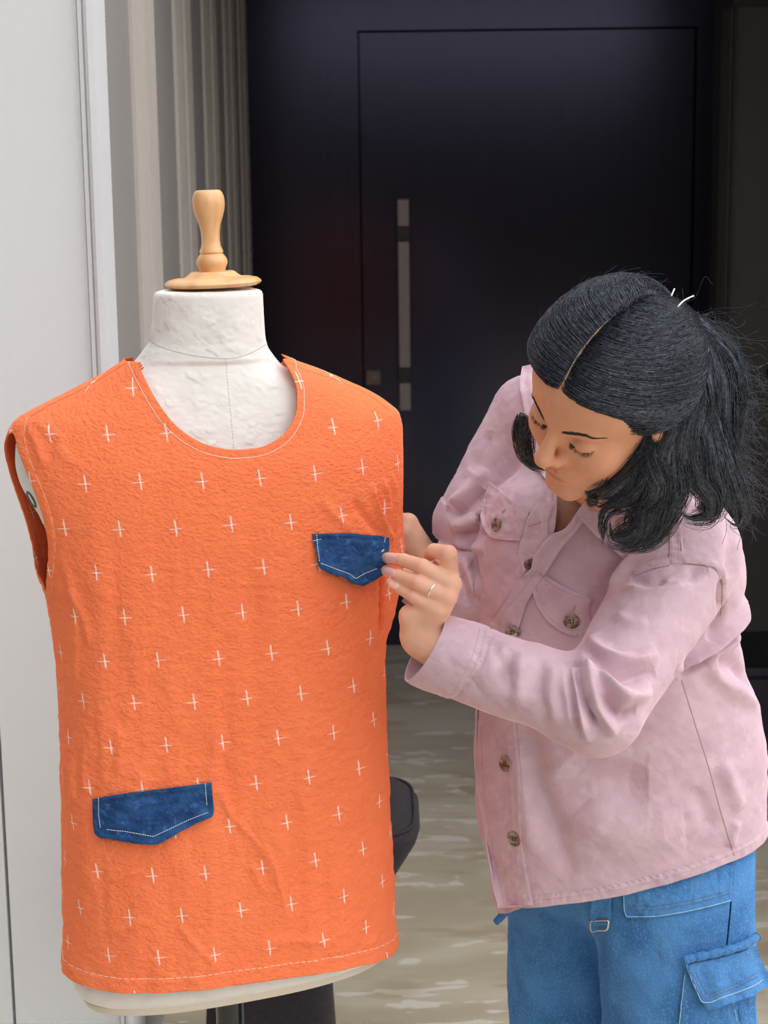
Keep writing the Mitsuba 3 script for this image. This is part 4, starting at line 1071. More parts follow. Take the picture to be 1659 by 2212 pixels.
wl = jpatch('person__jacket__armhole_welt', [(1468, 1202), (1500, 1203), (1530, 1206), (1550, 1213), (1562, 1230), (1566, 1262), (1559, 1262), (1552, 1240), (1540, 1226), (1510, 1219), (1470, 1217)], 0.0024, lambda q, d: 0.0010 * np.clip(d / 5, 0, 1), 3.0)
fy = jpatch('person__jacket__armhole_welt_001', [(1446, 1205), (1446, 1222), (1410, 1230), (1372, 1246), (1368, 1232), (1405, 1214)], 0.0018, lambda q, d: 0.0010 * np.clip(d / 5, 0, 1), 3.0)
seams = [([(1472, 1468), (1500, 1560), (1530, 1655), (1560, 1765), (1586, 1848)], 0.0012), ([(1440, 1095), (1449, 1180), (1444, 1224)], 0.0011), ([(1444, 1223), (1400, 1233), (1366, 1248)], 0.0010), ([(1470, 1219), (1510, 1221), (1540, 1228), (1553, 1243), (1560, 1268), (1556, 1330)], 0.0012)]
for k, (pl_, r) in enumerate(seams):
    q = curve(pl_, 40)
    Pn = pj.line(q, 4)
    add('person__jacket__seam' + (f'_{k:03d}' if k else ''), tube(Pn[0] - Pn[1] * r * 0.5, r, 5), 'mauve_seam', True)
ed = lambda pk, pts: pk.line(pts, 3, 0.0002)
jst = [ed(pj, curve([(1082, 1948), (1200, 1941), (1350, 1919), (1470, 1887), (1556, 1856), (1630, 1820)], 60)),
       ed(pj, curve([(1050, 1362), (1040, 1400), (1016, 1460), (992, 1502)], 30)), ed(pj, curve([(1036, 1358), (1026, 1400), (1003, 1455), (978, 1498)], 30)),
       ed(pf1, [(1056, 1046), (1140, 1108)]), ed(pf1, [(1052, 1050), (1048, 1118), (1062, 1152), (1078, 1159), (1122, 1161)]),
       ed(pf2, curve([(1172, 1246), (1235, 1284), (1312, 1300)], 30)), ed(pf2, curve([(1158, 1262), (1168, 1305), (1192, 1338), (1232, 1362), (1270, 1352)], 40)),
       ed(pl2, curve([(1040, 1570), (1044, 1700), (1056, 1790), (1078, 1900), (1088, 1950)], 40)), ed(pj, curve([(1120, 1600), (1130, 1720), (1138, 1820), (1158, 1950)], 40)),
       ed(co, [(1256, 1116), (1292, 1146), (1346, 1194)]), ed(sw, curve([(1150, 930), (1166, 1000), (1190, 1036)], 20)), ed(sb, [(1444, 1100), (1452, 1180), (1450, 1214)]), ed(sb, [(1462, 1100), (1466, 1180), (1464, 1210)]),
       ed(pl, curve([(1074, 1370), (1084, 1330), (1122, 1284), (1160, 1232)], 20))]
add('person__jacket__stitching', stitches(jst, 0.00045, 5, 2.5), 'mauve_thread', False, kind='stuff')
# buttonholes
bh = [pr.line([(1142, 1136), (1158, 1130), (1168, 1128)], 2, 0.0006), pf1.line([(1086, 1106), (1092, 1100)], 2, 0.0006), pf2.line([(1238, 1318), (1243, 1308)], 2, 0.0006)]
for k, b_ in enumerate(bh):
    add('person__jacket__buttonhole' + (f'_{k:03d}' if k else ''), tube(b_[0], 0.0013, 6), 'mauve_thread', True)
def frame(N):
    a = np.cross(N, [0, 0, 1.0]); a /= np.linalg.norm(a); b = np.cross(N, a)
    return np.stack([a, b, N], 1)
def button(key, pk, px, py, rpx, tilt=None):
    P, N = pk(px, py)
    if tilt is not None: N = N + np.array(tilt); N /= np.linalg.norm(N)
    r = rpx * 0.00060
    V, F = lathe([(0, 0.0002), (r * 0.9, 0.0002), (r, 0.0010), (r, 0.0020), (r * 0.93, 0.0029), (r * 0.80, 0.0030), (r * 0.68, 0.0021), (0, 0.0019)], (0, 0, 0), 36)
    V, F = outward(V, F)
    R = frame(N)
    add(key, (V @ R.T + P, F), 'horn', 40, label='round brown horn button')
    holes = []
    for a in range(4):
        t = math.radians(45 + 90 * a)
        h, hf = lathe([(0, 0.0016), (r * 0.10, 0.0016), (r * 0.10, 0.00215), (0, 0.00215)], (0.24 * r * math.cos(t), 0.24 * r * math.sin(t), 0), 10)
        holes.append(outward(h, hf))
    V, F = join(holes)
    return V @ R.T + P, F
bt = [(pf1, 1074, 1133, 15.5), (pf2, 1235, 1341, 18), (pr, 1143, 1216, 14), (pl, 1108, 1364, 17), (pl2, 1093, 1650, 17.5), (pl2, 1112, 1811, 18)]
bt_t = [None, None, (0.9, -0.1, -0.3), (0.5, 0, -0.3), None, None]
hl = []
for k, (pk, x, y, r) in enumerate(bt):
    hl.append(button('person__jacket__button' + (f'_{k:03d}' if k else ''), pk, x, y, r, bt_t[k]))
add('person__jacket__button_thread', join(hl), bs('button_thread', two({'type': 'diffuse', 'reflectance': rgb((0.03, 0.02, 0.018))})), False, kind='stuff')
# ------------------------------------------------------------------ jeans and shoes
def leg_rows(rows, Y0, Y1):
    """rows of (pixel row, left, right edge) -> height, centre and half width"""
    out = []
    for y, xl, xr_, Yc, b in rows:
        l, r = at(xl, y, Yc), at(xr_, y, Yc)
        out.append(((l[2] + r[2]) / 2, (l[0] + r[0]) / 2, (r[0] - l[0]) / 2, Yc, b))
    return out
near = leg_rows([(1720, 1300, 1620, 2.315, 0.105), (1850, 1290, 1620, 2.31, 0.108), (1960, 1288, 1624, 2.305, 0.112), (2060, 1292, 1624, 2.30, 0.112), (2212, 1302, 1628, 2.295, 0.110)], 0, 0)
far = leg_rows([(1720, 1110, 1380, 2.38, 0.10), (1850, 1102, 1370, 2.42, 0.100), (1960, 1098, 1360, 2.445, 0.098), (2060, 1096, 1355, 2.46, 0.098), (2212, 1101, 1350, 2.465, 0.098)], 0, 0)
for rws, foot in ((near, (0.0, 0.0)), (far, (0.0, 0.0))):
    z, c, a, Y, b = rws[-1]
    rws += [(0.35, c - 0.002, a * 0.98, Y - 0.01, b * 0.98), (0.05, c - 0.005, a * 0.98, Y - 0.01, b * 1.02), (-0.05, c - 0.005, a * 0.98, Y - 0.01, b * 1.02)]
def leg_fun(rws):
    r = np.array(sorted(rws))
    f = [PchipInterpolator(r[:, 0], r[:, k]) for k in range(1, 5)]
    def sd(p, g=0.0):
        z = np.clip(p[:, 2], r[0, 0], r[-1, 0])
        a, b = f[1](z) + g, f[3](z) + g
        n = 2.5
        x, y = np.abs(p[:, 0] - f[0](z)) / a, np.abs(p[:, 1] - f[2](z)) / b
        return ((x ** n + y ** n) ** (1 / n) - 1) * np.minimum(a, b)
    return sd, r
near_f, near_r = leg_fun(near)
far_f, far_r = leg_fun(far)
def jeans_sdf(p):
    d = smin(near_f(p), far_f(p), 0.004)
    hip = ellip(p, at(1360, 1800, 2.345), (0.155, 0.118, 0.13))
    d = smin(d, hip, 0.05)
    zh = np.interp(p[:, 0], hem_j[:, 0], hem_j[:, 2])
    d = np.where(p[:, 2] > zh - 0.03, np.maximum(d, torso(p) + 0.010 - 0.012 * np.clip((zh - p[:, 2]) / 0.03, 0, 1)), d)
    return np.maximum(np.maximum(d, p[:, 2] - (hem_j[:, 2].max() + 0.07)), 0.035 - p[:, 2])
lo_ = np.array([at(1060, 2000, 2.4)[0] - 0.01, 2.14, 0.02]); hi_ = np.array([at(1670, 2000, 2.3)[0] + 0.02, 2.60, hem_j[:, 2].max() + 0.09])
Vje, Fje = nets(jeans_sdf, lo_, hi_, 0.0055)
Vje = relax(Vje, Fje, 3, 0.5)
top_half = Vje[Fje].mean(1)[:, 2] > 0.42
fv_, ff_ = trimesh.remesh.subdivide(Vje, Fje, face_index=np.nonzero(top_half)[0])
Vje, Fje = fv_, ff_
pje0 = Picker(Vje, Fje)
Nje = vnormals(Vje, Fje)
jef = [([(1330, 2030), (1400, 2075), (1440, 2090)], 0.016, -0.003), ([(1180, 2000), (1240, 2080), (1290, 2140)], 0.02, 0.004), ([(1120, 2010), (1180, 2110), (1260, 2200)], 0.02, -0.004), ([(1310, 1990), (1318, 2080), (1312, 2200)], 0.012, 0.004), ([(1480, 1980), (1460, 2030), (1420, 2060)], 0.012, 0.002)]
Vje = Vje + Nje * (ridges(pje0, Vje, Nje, jef) + (meshkit.fbm(Vje * 22, 3, seed=31) - 0.5) * 0.006)[:, None]
pje = Picker(Vje, Fje)
def jeans_col(p, n, uv):
    a = fbm(p[0] * 24, p[1] * 24, p[2] * 18, 3)
    t = 0.5 * noise((p[0] + 0.5 * p[2]) * 900, p[1] * 900, (p[2] - 0.5 * p[0]) * 300) + 0.5 * fbm((p[0] - p[2]) * 300, p[1] * 400, (p[0] + p[2]) * 420, 3)
    return mix(mix((0.042, 0.150, 0.37), (0.068, 0.215, 0.48), smoothstep(0.3, 0.7, a)), (0.13, 0.32, 0.60), 0.7 * smoothstep(0.45, 0.8, t))
bs('jeans_denim', two({'type': 'bumpmap', 'arbitrary': proc(lambda p, n, uv: 0.0008 * fbm(p[0] * 260, p[1] * 260, p[2] * 260, 3), eps=6e-4), 'scale': 1.0,
    'bsdf': {'type': 'principled', 'base_color': proc(jeans_col), 'roughness': 0.8, 'sheen': 0.25, 'specular': 0.2}}))
bs('denim_edge', two({'type': 'diffuse', 'reflectance': rgb((0.30, 0.48, 0.62))}))
bs('denim_dark', two({'type': 'diffuse', 'reflectance': rgb((0.012, 0.035, 0.08))}))
bs('rust_thread', two({'type': 'diffuse', 'reflectance': rgb((0.16, 0.15, 0.19))}))
add('person__jeans', (Vje, Fje), 'jeans_denim', True, label='loose mid blue cargo jeans')
def dpatch(key, poly, lift, relief=None, step=3.6, thick=0.002, mat='jeans_denim'):
    V, F = patch(poly, pje, step, lift, thick, relief, 4)
    add(key, (V, F), mat, 50)
    return Picker(V, F)
dn = lambda s: (lambda q, d: 0.0030 * (meshkit.fbm(np.stack([q[:, 0] / 12, q[:, 1] / 12, 0 * d + s], 1), 2, seed=14) - 0.5) + 0.0012 * np.clip(1 - np.abs(d - 4) / 5, 0, 1))
fp = dpatch('person__jeans__pocket', [(1345, 1905), (1500, 1870), (1584, 1848), (1582, 1900), (1580, 1946), (1530, 1960), (1470, 1973), (1400, 1982), (1354, 1982), (1347, 1962)], 0.0022, dn(1))
cp = dpatch('person__jeans__cargo_pocket', [(1479, 2090), (1540, 2080), (1618, 2060), (1622, 2130), (1624, 2240), (1540, 2250), (1464, 2250), (1470, 2170)], 0.0050, dn(2))
pk2 = dpatch('person__jeans__cargo_pocket_001', [(1578, 2140), (1620, 2110), (1624, 2240), (1596, 2250), (1588, 2190)], 0.0075, dn(3))
flv = dpatch('person__jeans__cargo_flap', [(1480, 2078), (1500, 2073), (1545, 2064), (1590, 2052), (1618, 2038), (1624, 2060), (1634, 2090), (1648, 2117), (1632, 2128), (1600, 2142), (1560, 2156), (1526, 2168), (1517, 2165), (1504, 2140), (1490, 2108)], 0.011, lambda q, d: dn(5)(q, d) + 0.010 * np.clip((q[:, 1] - 2070) / 90, 0, 1) + 0.0035 * np.sin(q[:, 0] / 9.0) * np.clip(1 - np.abs(q[:, 1] - 2120) / 50, 0, 1))
rl = curve([(1475, 2068), (1500, 2062), (1545, 2052), (1585, 2040), (1608, 2028), (1618, 2020)], 40)
rP, rN = pje.line(rl, 3, 0.0105)
rr = 0.0056 + 0.0005 * np.sin(np.linspace(0, 34, len(rP))) + 0.0004 * np.sin(np.linspace(0, 71, len(rP)))
add('person__jeans__cargo_flap__roll', tube(rP, rr, 12), 'jeans_denim', True)
eg = [(flv, [(1481, 2080), (1491, 2108), (1505, 2140), (1519, 2165), (1527, 2166), (1562, 2154), (1602, 2140), (1634, 2126), (1646, 2117)], 0.0009), (fp, [(1347, 1910), (1348, 1960), (1355, 1980), (1400, 1980), (1470, 1971), (1530, 1958), (1578, 1945)], 0.0008), (cp, [(1480, 2105), (1472, 2170), (1465, 2240)], 0.0009), (pk2, [(1580, 2142), (1589, 2190), (1597, 2248)], 0.0009)]
for k, (pk, q, r) in enumerate(eg):
    P_, N_ = pk.line(curve(q, 40), 3, 0.0004)
    add('person__jeans__edge' + (f'_{k:03d}' if k else ''), tube(P_, r, 6), 'denim_edge', True, label='worn pale edge of the denim' if k == 0 else None)
dk = [[(1584, 1850), (1582, 1905), (1578, 1960), (1570, 2040)], [(1305, 1990), (1303, 2080), (1305, 2210)]]
for k, q in enumerate(dk[:1]):
    P_, N_ = pje.line(curve(q, 30), 4, 0.0)
    add('person__jeans__seam', tube(P_, 0.0013, 6), 'denim_dark', True)
js = [fp.line(curve([(1352, 1962), (1400, 1966), (1470, 1957), (1576, 1930)], 40), 3, 0.0003), fp.line(curve([(1356, 1955), (1400, 1958), (1470, 1949), (1576, 1922)], 40), 3, 0.0003), flv.line([(1496, 2080), (1560, 2066), (1612, 2050)], 3, 0.0003), flv.line(curve([(1496, 2100), (1512, 2136), (1524, 2156), (1560, 2144), (1600, 2128), (1636, 2110)], 40), 3, 0.0003), flv.line(curve([(1503, 2100), (1518, 2132), (1530, 2148), (1560, 2137), (1600, 2120), (1632, 2103)], 40), 3, 0.0003)]
add('person__jeans__stitching', stitches(js, 0.00048, 5, 2), 'rust_thread', False, kind='stuff')
# hanging tab with its steel loop, and a second tab at the other hip
tb_ = dpatch('person__jeans__strap', [(1284, 1915), (1325, 1905), (1325, 1955), (1322, 1994), (1290, 1994), (1281, 1972), (1281, 1940)], 0.0065, dn(7))
rg = [(1284, 1985), (1285, 2000), (1289, 2005), (1300, 2006), (1316, 2005), (1321, 2000), (1322, 1985), (1318, 1981), (1300, 1981), (1287, 1982)]
P_, N_ = pje.line(rg + [rg[0]], 2.5, 0.0085)
add('person__jeans__strap_loop', tube(P_, 0.0014, 8), bs('satin_steel', two({'type': 'principled', 'base_color': rgb((0.72, 0.70, 0.66)), 'metallic': 0.9, 'roughness': 0.3})), True, label='small steel loop')
q = np.array([at(1098, 1958, 2.36), at(1090, 1970, 2.355), at(1078, 1985, 2.352), at(1070, 1993, 2.352)])
add('person__jeans__strap_001', tube(curve(q, 12), np.linspace(0.007, 0.0048, 12), 10), 'jeans_denim', True)
# shoes
for k, r in enumerate((near_r, far_r)):
    c, Y = r[0, 1], r[0, 3]
    def shoe(p, c=c, Y=Y):
        d = smin(cone(p, (c, Y + 0.07, 0.045), (c - 0.03, Y - 0.10, 0.035), 0.042, 0.040), cone(p, (c, Y + 0.06, 0.05), (c, Y + 0.05, 0.09), 0.04, 0.038), 0.03)
        return np.maximum(d, 0.001 - p[:, 2])
    V, F = nets(shoe, (c - 0.10, Y - 0.17, -0.01), (c + 0.08, Y + 0.14, 0.15), 0.006)
    add('person__shoe' + (f'_{k:03d}' if k else ''), (relax(V, F, 2), F), bs('shoe_white', two({'type': 'principled', 'base_color': rgb((0.7, 0.68, 0.66)), 'roughness': 0.6})), True)
# ring and nails
a, b = L_fin[2][0][0], L_fin[2][1][0]
t = (b - a) / np.linalg.norm(b - a); c = a + 0.54 * (b - a)
u_ = np.cross(t, [0, 0, 1.0]); u_ /= np.linalg.norm(u_); w_ = np.cross(t, u_)
tt = np.linspace(0, 2 * np.pi, 49)
rr_ = 0.0103
Q = c + rr_ * (np.cos(tt)[:, None] * u_ + np.sin(tt)[:, None] * w_) + 0.0012 * np.cos(2 * tt)[:, None] * t
add('person__ring', tube(Q, 0.00125, 8, False), bs('silver', two({'type': 'roughconductor', 'material': 'Ag', 'alpha': 0.18})), True, label='plain silver ring on the ring finger')
bs('nail', two({'type': 'principled', 'base_color': rgb((0.90, 0.56, 0.48)), 'roughness': 0.3, 'specular': 0.3}))
pk_h = Picker(Vl, Fl)
for k, (x, y, ang, l, w) in enumerate(((845, 1207, 4, 13, 9.5), (840, 1237, 14, 13, 9.5), (851, 1263, 28, 11, 8.5))):
    t = np.linspace(0, 2 * np.pi, 25)[:-1]
    ca, sa = math.cos(math.radians(ang)), math.sin(math.radians(ang))
    ex_, ey_ = l * np.sign(np.cos(t)) * np.abs(np.cos(t)) ** 0.75, w * np.sign(np.sin(t)) * np.abs(np.sin(t)) ** 0.75
    V, F = patch(np.stack([x + ex_ * ca - ey_ * sa, y + ex_ * sa + ey_ * ca], 1), pk_h, 2.0, 0.0005, 0.0006)
    add('person__fingernail' + (f'_{k:03d}' if k else ''), (V, F), 'nail', True)
# ------------------------------------------------------------------ hair, brows, lashes
HC, HR_ = np.array([0, 0.034, -0.012]), np.array([0.0735, 0.086, 0.092])
def hair_off(e):
    x, y, z = e[:, 0], e[:, 1], e[:, 2]
    side = 1 - np.exp(-np.abs(x) / 0.030)
    o = 0.007 + np.where(x < 0, 0.020, 0.012) * side
    o += 0.006 * np.clip((-z - 0.02) / 0.08, 0, 1)
    inset = np.clip((zline(y) - z) / 0.045, 0, 1)
    return 0.0022 + (o - 0.0022) * (inset * (2 - inset))
def zline(y): return np.interp(y, [-0.10, -0.045, -0.01, 0.03, 0.05, 0.064, 0.078, 0.10], [-0.03, -0.012, 0.014, 0.041, 0.060, 0.085, 0.13, 0.2])
def on_hair(p, dlt=0.0):
    u = (p - HC) / HR_
    u /= np.linalg.norm(u, axis=1, keepdims=True)
    e = HC + HR_ * u
    n = u / HR_; n /= np.linalg.norm(n, axis=1, keepdims=True)
    return e + n * (hair_off(e) + dlt)[:, None]
def cap_sdf(q):
    u = (q - HC) / HR_; u /= np.maximum(np.linalg.norm(u, axis=1, keepdims=True), 1e-9)
    d = cranium(q) - hair_off(HC + HR_ * u) + 0.0025
    d = smax(d, (q[:, 2] - zline(q[:, 1])) * 0.75, 0.008)
    d = smax(d, -0.062 - q[:, 1], 0.02)
    earw = ellip(np.stack([np.abs(q[:, 0]), q[:, 1], q[:, 2]], 1), (0.088, 0.010, -0.008), (0.02, 0.017, 0.015))
    return smax(d, -earw, 0.006)
Vc_, Fc_ = nets(cap_sdf, (-0.13, -0.09, -0.15), (0.12, 0.16, 0.12), 0.003)
Vc_ = relax(Vc_, Fc_, 1)
rh = np.random.default_rng(11)
def bez(a, b, c, n): t = np.linspace(0, 1, n)[:, None]; return (1 - t) ** 2 * a + 2 * t * (1 - t) * b + t * t * c
def strand_mesh(S, R, sides=3):
    """many strands (k, n, 3) with radii (k, n) as one mesh"""
    k, n = S.shape[:2]
    t = np.gradient(S, axis=1); t /= np.linalg.norm(t, axis=2, keepdims=True) + 1e-12
    a = np.cross(t, np.array([0.31, 0.52, 0.8])); a /= np.linalg.norm(a, axis=2, keepdims=True) + 1e-9
    b = np.cross(t, a)
    ang = np.arange(sides) * 2 * np.pi / sides
    V = S[:, :, None] + R[:, :, None, None] * (np.cos(ang)[None, None, :, None] * a[:, :, None] + np.sin(ang)[None, None, :, None] * b[:, :, None])
    i, j = np.meshgrid(np.arange(n - 1), np.arange(sides), indexing='ij')
    q = np.stack([i * sides + j, i * sides + (j + 1) % sides, (i + 1) * sides + (j + 1) % sides, (i + 1) * sides + j], -1).reshape(-1, 4)
    f = np.vstack([q[:, [0, 1, 2]], q[:, [0, 2, 3]]])
    F = (f[None] + (np.arange(k) * n * sides)[:, None, None]).reshape(-1, 3)
    return V.reshape(-1, 3), F
NS = 18
S_, R_s = [], []
midline = lambda q: np.stack([0 * q, np.interp(q, [0, 0.25, 0.5, 0.75, 1], [0.065, 0.098, 0.118, 0.121, 0.108]), np.interp(q, [0, 0.25, 0.5, 0.75, 1], [0.085, 0.060, 0.022, -0.015, -0.055])], -1)
for side, count in ((1, 2600), (-1, 2000)):
    for i in range(count):
        kind = rh.random()
        G = np.array([0.010 * side + rh.normal(0, 0.010), 0.060 + rh.normal(0, 0.010), -0.105])
        if kind < 0.72:
            q = rh.random() ** 0.9
            q = q + ((math.floor(q * 46) + 0.5) / 46 - q) * rh.uniform(0.2, 0.9)
            root = midline(np.array(q)) + np.array([side * (0.0012 + abs(rh.normal(0, 0.0008))), 0, 0])
            C = np.array([side * np.interp(q, [0, 0.5, 1], [0.080, 0.070, 0.035]), np.interp(q, [0, 0.5, 1], [0.040, 0.105, 0.115]), np.interp(q, [0, 0.5, 1], [0.040, 0.010, -0.065])])
            low = np.array([side * 0.058, 0.000, -0.070])
            E = low + (G - low) * min(1, q / 0.55 + 0.1 * rh.random())
        else:
            s = rh.random(); s = s + ((math.floor(s * 22) + 0.5) / 22 - s) * rh.uniform(0.2, 0.9)
            hx = side * 0.068 * s
            hy = np.interp(s, [0, 0.45, 0.75, 1], [0.065, 0.064, 0.047, 0.010])
            root = np.array([hx, hy, zline(hy) + rh.normal(0, 0.002)])
            C = np.array([side * 0.082, hy * 0.6 + 0.018, 0.010 - 0.01 * s])
            E = np.array([side * 0.056, 0.002 + rh.normal(0, 0.012), -0.072])
        C = C + rh.normal(0, 0.003, 3)
        p = bez(root, C, E, NS)
        t0, t1 = (0, 1) if rh.random() < 0.6 else np.sort(rh.random(2) * [0.6, 0.4] + [0, 0.6])
        u = np.linspace(t0, t1, NS)
        p = np.stack([np.interp(u, np.linspace(0, 1, NS), p[:, k]) for k in range(3)], 1)
        p = p + 0.0016 * np.sin(u * rh.uniform(3, 9) + rh.uniform(0, 6))[:, None] * rh.normal(0, 1, 3)
        d = rh.uniform(-0.0004, 0.0022) + 0.0012 * np.sin(u * 5 + i)
        S_.append(head_w(on_hair(p, d)))
        R_s.append(rh.uniform(0.00025, 0.00060) * np.clip(np.minimum(u - t0 + 0.12, t1 - u + 0.12) / 0.2, 0.3, 1))
# soft baby hairs along the hairline
for i in range(420):
    s = rh.random(); side = 1 if rh.random() < 0.6 else -1
    hx = side * 0.070 * s
    hy = np.interp(s, [0, 0.45, 0.75, 1], [0.065, 0.064, 0.047, 0.006])
    root = np.array([hx, hy - rh.uniform(0, 0.006), zline(hy) + rh.uniform(-0.004, 0.004)])
    end = root + np.array([side * 0.010, 0.010, -0.026]) + rh.normal(0, 0.004, 3)
    p = bez(root, (root + end) / 2 + rh.normal(0, 0.003, 3), end, NS)
    u_, e_ = (p - HC) / HR_, None
    S_.append(head_w(on_hair(p, -0.0012 + 0.002 * np.linspace(0, 1, NS)))); R_s.append(np.full(NS, 0.00016))
# hair over the back of the head, drawn to the pins
for i in range(1500):
    side = rh.choice([-1, 1])
    p0 = np.array([side * rh.uniform(0.0, 0.075), rh.uniform(0.02, 0.125), rh.uniform(-0.10, 0.0)])
    G = np.array([0.010 * side + rh.normal(0, 0.012), 0.058 + rh.normal(0, 0.010), -0.105])
    m = (p0 + G) / 2 + np.array([side * 0.012, 0.010, -0.01]) + rh.normal(0, 0.004, 3)
    p = bez(p0, m, G, NS)
    S_.append(head_w(on_hair(p, rh.uniform(0.0002, 0.0024) - 0.002 * np.exp(-np.linspace(0, 1, NS) * 8)))); R_s.append(np.full(NS, rh.uniform(0.00025, 0.00055)))
# fly-aways on the crown
for i in range(90):
    q = rh.random(); side = rh.choice([-1, 1])
    root = np.array([side * rh.uniform(0.0, 0.07), rh.uniform(0.07, 0.12), rh.uniform(-0.09, 0.05)])
    d = rh.normal(0, 1, 3) * 0.012 + np.array([-0.2 * side, 0.4, -0.9]) * rh.uniform(0.015, 0.045)
    p = bez(root, root + d * 0.5 + rh.normal(0, 0.004, 3), root + d, NS)
    dl = np.linspace(0, 1, NS) ** 1.5 * rh.uniform(0.003, 0.016)
    S_.append(head_w(on_hair(p, dl))); R_s.append(np.full(NS, 0.00018))
# hanging, wavy locks: pixel path with distance, radius in metres, strands
locks = [
    ([(1392, 935, 2.035), (1378, 1000, 2.030), (1340, 1045, 2.035), (1300, 1062, 2.045), (1266, 1064, 2.055)], 0.026, 120),
    ([(1402, 900, 2.030), (1405, 980, 2.025), (1378, 1050, 2.030), (1330, 1085, 2.040), (1290, 1095, 2.050)], 0.026, 120),
    ([(1425, 930, 2.035), (1432, 1020, 2.030), (1405, 1100, 2.035), (1365, 1155, 2.045), (1325, 1160, 2.055), (1318, 1130, 2.06)], 0.026, 140),
    ([(1440, 950, 2.040), (1455, 1040, 2.035), (1430, 1110, 2.040), (1390, 1160, 2.050), (1345, 1170, 2.055), (1322, 1150, 2.05)], 0.022, 120),
    ([(1410, 960, 2.020), (1415, 1040, 2.020), (1390, 1095, 2.030), (1350, 1120, 2.040)], 0.022, 100),
    ([(1465, 860, 2.045), (1490, 950, 2.040), (1505, 1030, 2.045), (1535, 1080, 2.055), (1530, 1112, 2.06), (1495, 1120, 2.06), (1470, 1104, 2.055)], 0.018, 110),
    ([(1480, 840, 2.060), (1515, 930, 2.050), (1535, 1010, 2.050), (1555, 1070, 2.060), (1550, 1108, 2.065), (1510, 1118, 2.065)], 0.017, 100),
    ([(1490, 800, 2.075), (1540, 900, 2.070), (1565, 990, 2.070), (1592, 1060, 2.075), (1606, 1105, 2.08), (1592, 1135, 2.08), (1566, 1118, 2.08)], 0.015, 90),
    ([(1455, 760, 2.050), (1480, 840, 2.035), (1470, 930, 2.030), (1480, 1010, 2.035), (1505, 1060, 2.045)], 0.024, 120),
    ([(1470, 700, 2.075), (1505, 770, 2.060), (1520, 860, 2.055), (1512, 950, 2.055), (1530, 1030, 2.06)], 0.020, 110),
    ([(1480, 700, 2.085), (1530, 770, 2.085), (1555, 850, 2.080), (1560, 930, 2.075), (1580, 1000, 2.08), (1596, 1050, 2.085)], 0.018, 90),
    ([(1440, 830, 2.035), (1445, 900, 2.022), (1430, 970, 2.020), (1445, 1050, 2.028), (1420, 1120, 2.035)], 0.024, 110),
    ([(1478, 688, 2.085), (1535, 728, 2.09), (1576, 785, 2.09), (1592, 865, 2.09), (1582, 940, 2.085), (1598, 1000, 2.09)], 0.016, 110),
    ([(1490, 720, 2.09), (1550, 780, 2.095), (1580, 860, 2.095), (1570, 950, 2.09), (1585, 1030, 2.09)], 0.020, 110),
    ([(1480, 760, 2.10), (1520, 860, 2.10), (1530, 960, 2.10), (1560, 1040, 2.10)], 0.030, 110),
    ([(1420, 880, 2.11), (1440, 980, 2.11), (1420, 1060, 2.12), (1380, 1110, 2.12)], 0.032, 100),
    ([(1132, 895, 2.150), (1122, 935, 2.152), (1130, 975, 2.155), (1150, 1003, 2.158), (1182, 1017, 2.160)], 0.009, 70),
    ([(1150, 905, 2.170), (1135, 945, 2.175), (1142, 985, 2.178), (1165, 1008, 2.180)], 0.010, 60),
    ([(1290, 1085, 2.05), (1278, 1080, 2.05), (1268, 1072, 2.05)], 0.007, 40), ([(1300, 1060, 2.045), (1280, 1060, 2.05), (1262, 1060, 2.055)], 0.008, 40),
    ([(1330, 1090, 2.045), (1300, 1110, 2.05), (1296, 1140, 2.05), (1304, 1165, 2.05)], 0.004, 14), ([(1340, 1100, 2.045), (1310, 1125, 2.05), (1306, 1150, 2.05), (1300, 1178, 2.052)], 0.003, 10)]
core = []
HB = (S_, R_s)
L_S, L_R = [], []
NL = 30
for path, rad, cnt in locks:
    pts = np.array([at(x, y, Y - 0.03) for x, y, Y in path])
    c = curve(pts, NL)
    t = np.gradient(c, axis=0); t /= np.linalg.norm(t, axis=1, keepdims=True)
    a = np.cross(t, [0.1, 1.0, 0.2]); a /= np.linalg.norm(a, axis=1, keepdims=True); b = np.cross(t, a)
    s = np.linspace(0, 1, NL)
    prof = np.interp(s, [0, 0.12, 0.5, 0.85, 1], [0.75, 0.95, 1.0, 0.7, 0.18])
    core.append(tube(c, rad * prof * np.interp(s, [0, 0.7, 1], [0.78, 0.68, 0.15]), 14))
    for i in range(cnt):
        r, ph = rad * math.sqrt(rh.uniform(0.35, 1.15)), rh.uniform(0, 2 * np.pi)
        w1, w2 = rh.uniform(4, 10), rh.uniform(0, 6.28)
        clump = 0.0022 * np.sin(s * w1 + w2 + 3 * math.sin(ph * 2))
        rr = (r * prof + clump * (0.3 + s))
        tw = ph + 0.5 * s * rh.normal(0, 1) + 0.35 * np.sin(s * 7 + rad * 900)
        p = c + rr[:, None] * (np.cos(tw)[:, None] * a + np.sin(tw)[:, None] * b)
        k0 = rh.uniform(0.75, 1.0)
        u = np.linspace(rh.uniform(0, 0.15), k0, NL)
        p = np.stack([np.interp(u, s, p[:, k]) for k in range(3)], 1)
        L_S.append(p); L_R.append(rh.uniform(0.00022, 0.00050) * np.interp(s, [0, 0.8, 1], [1, 1, 0.3]))
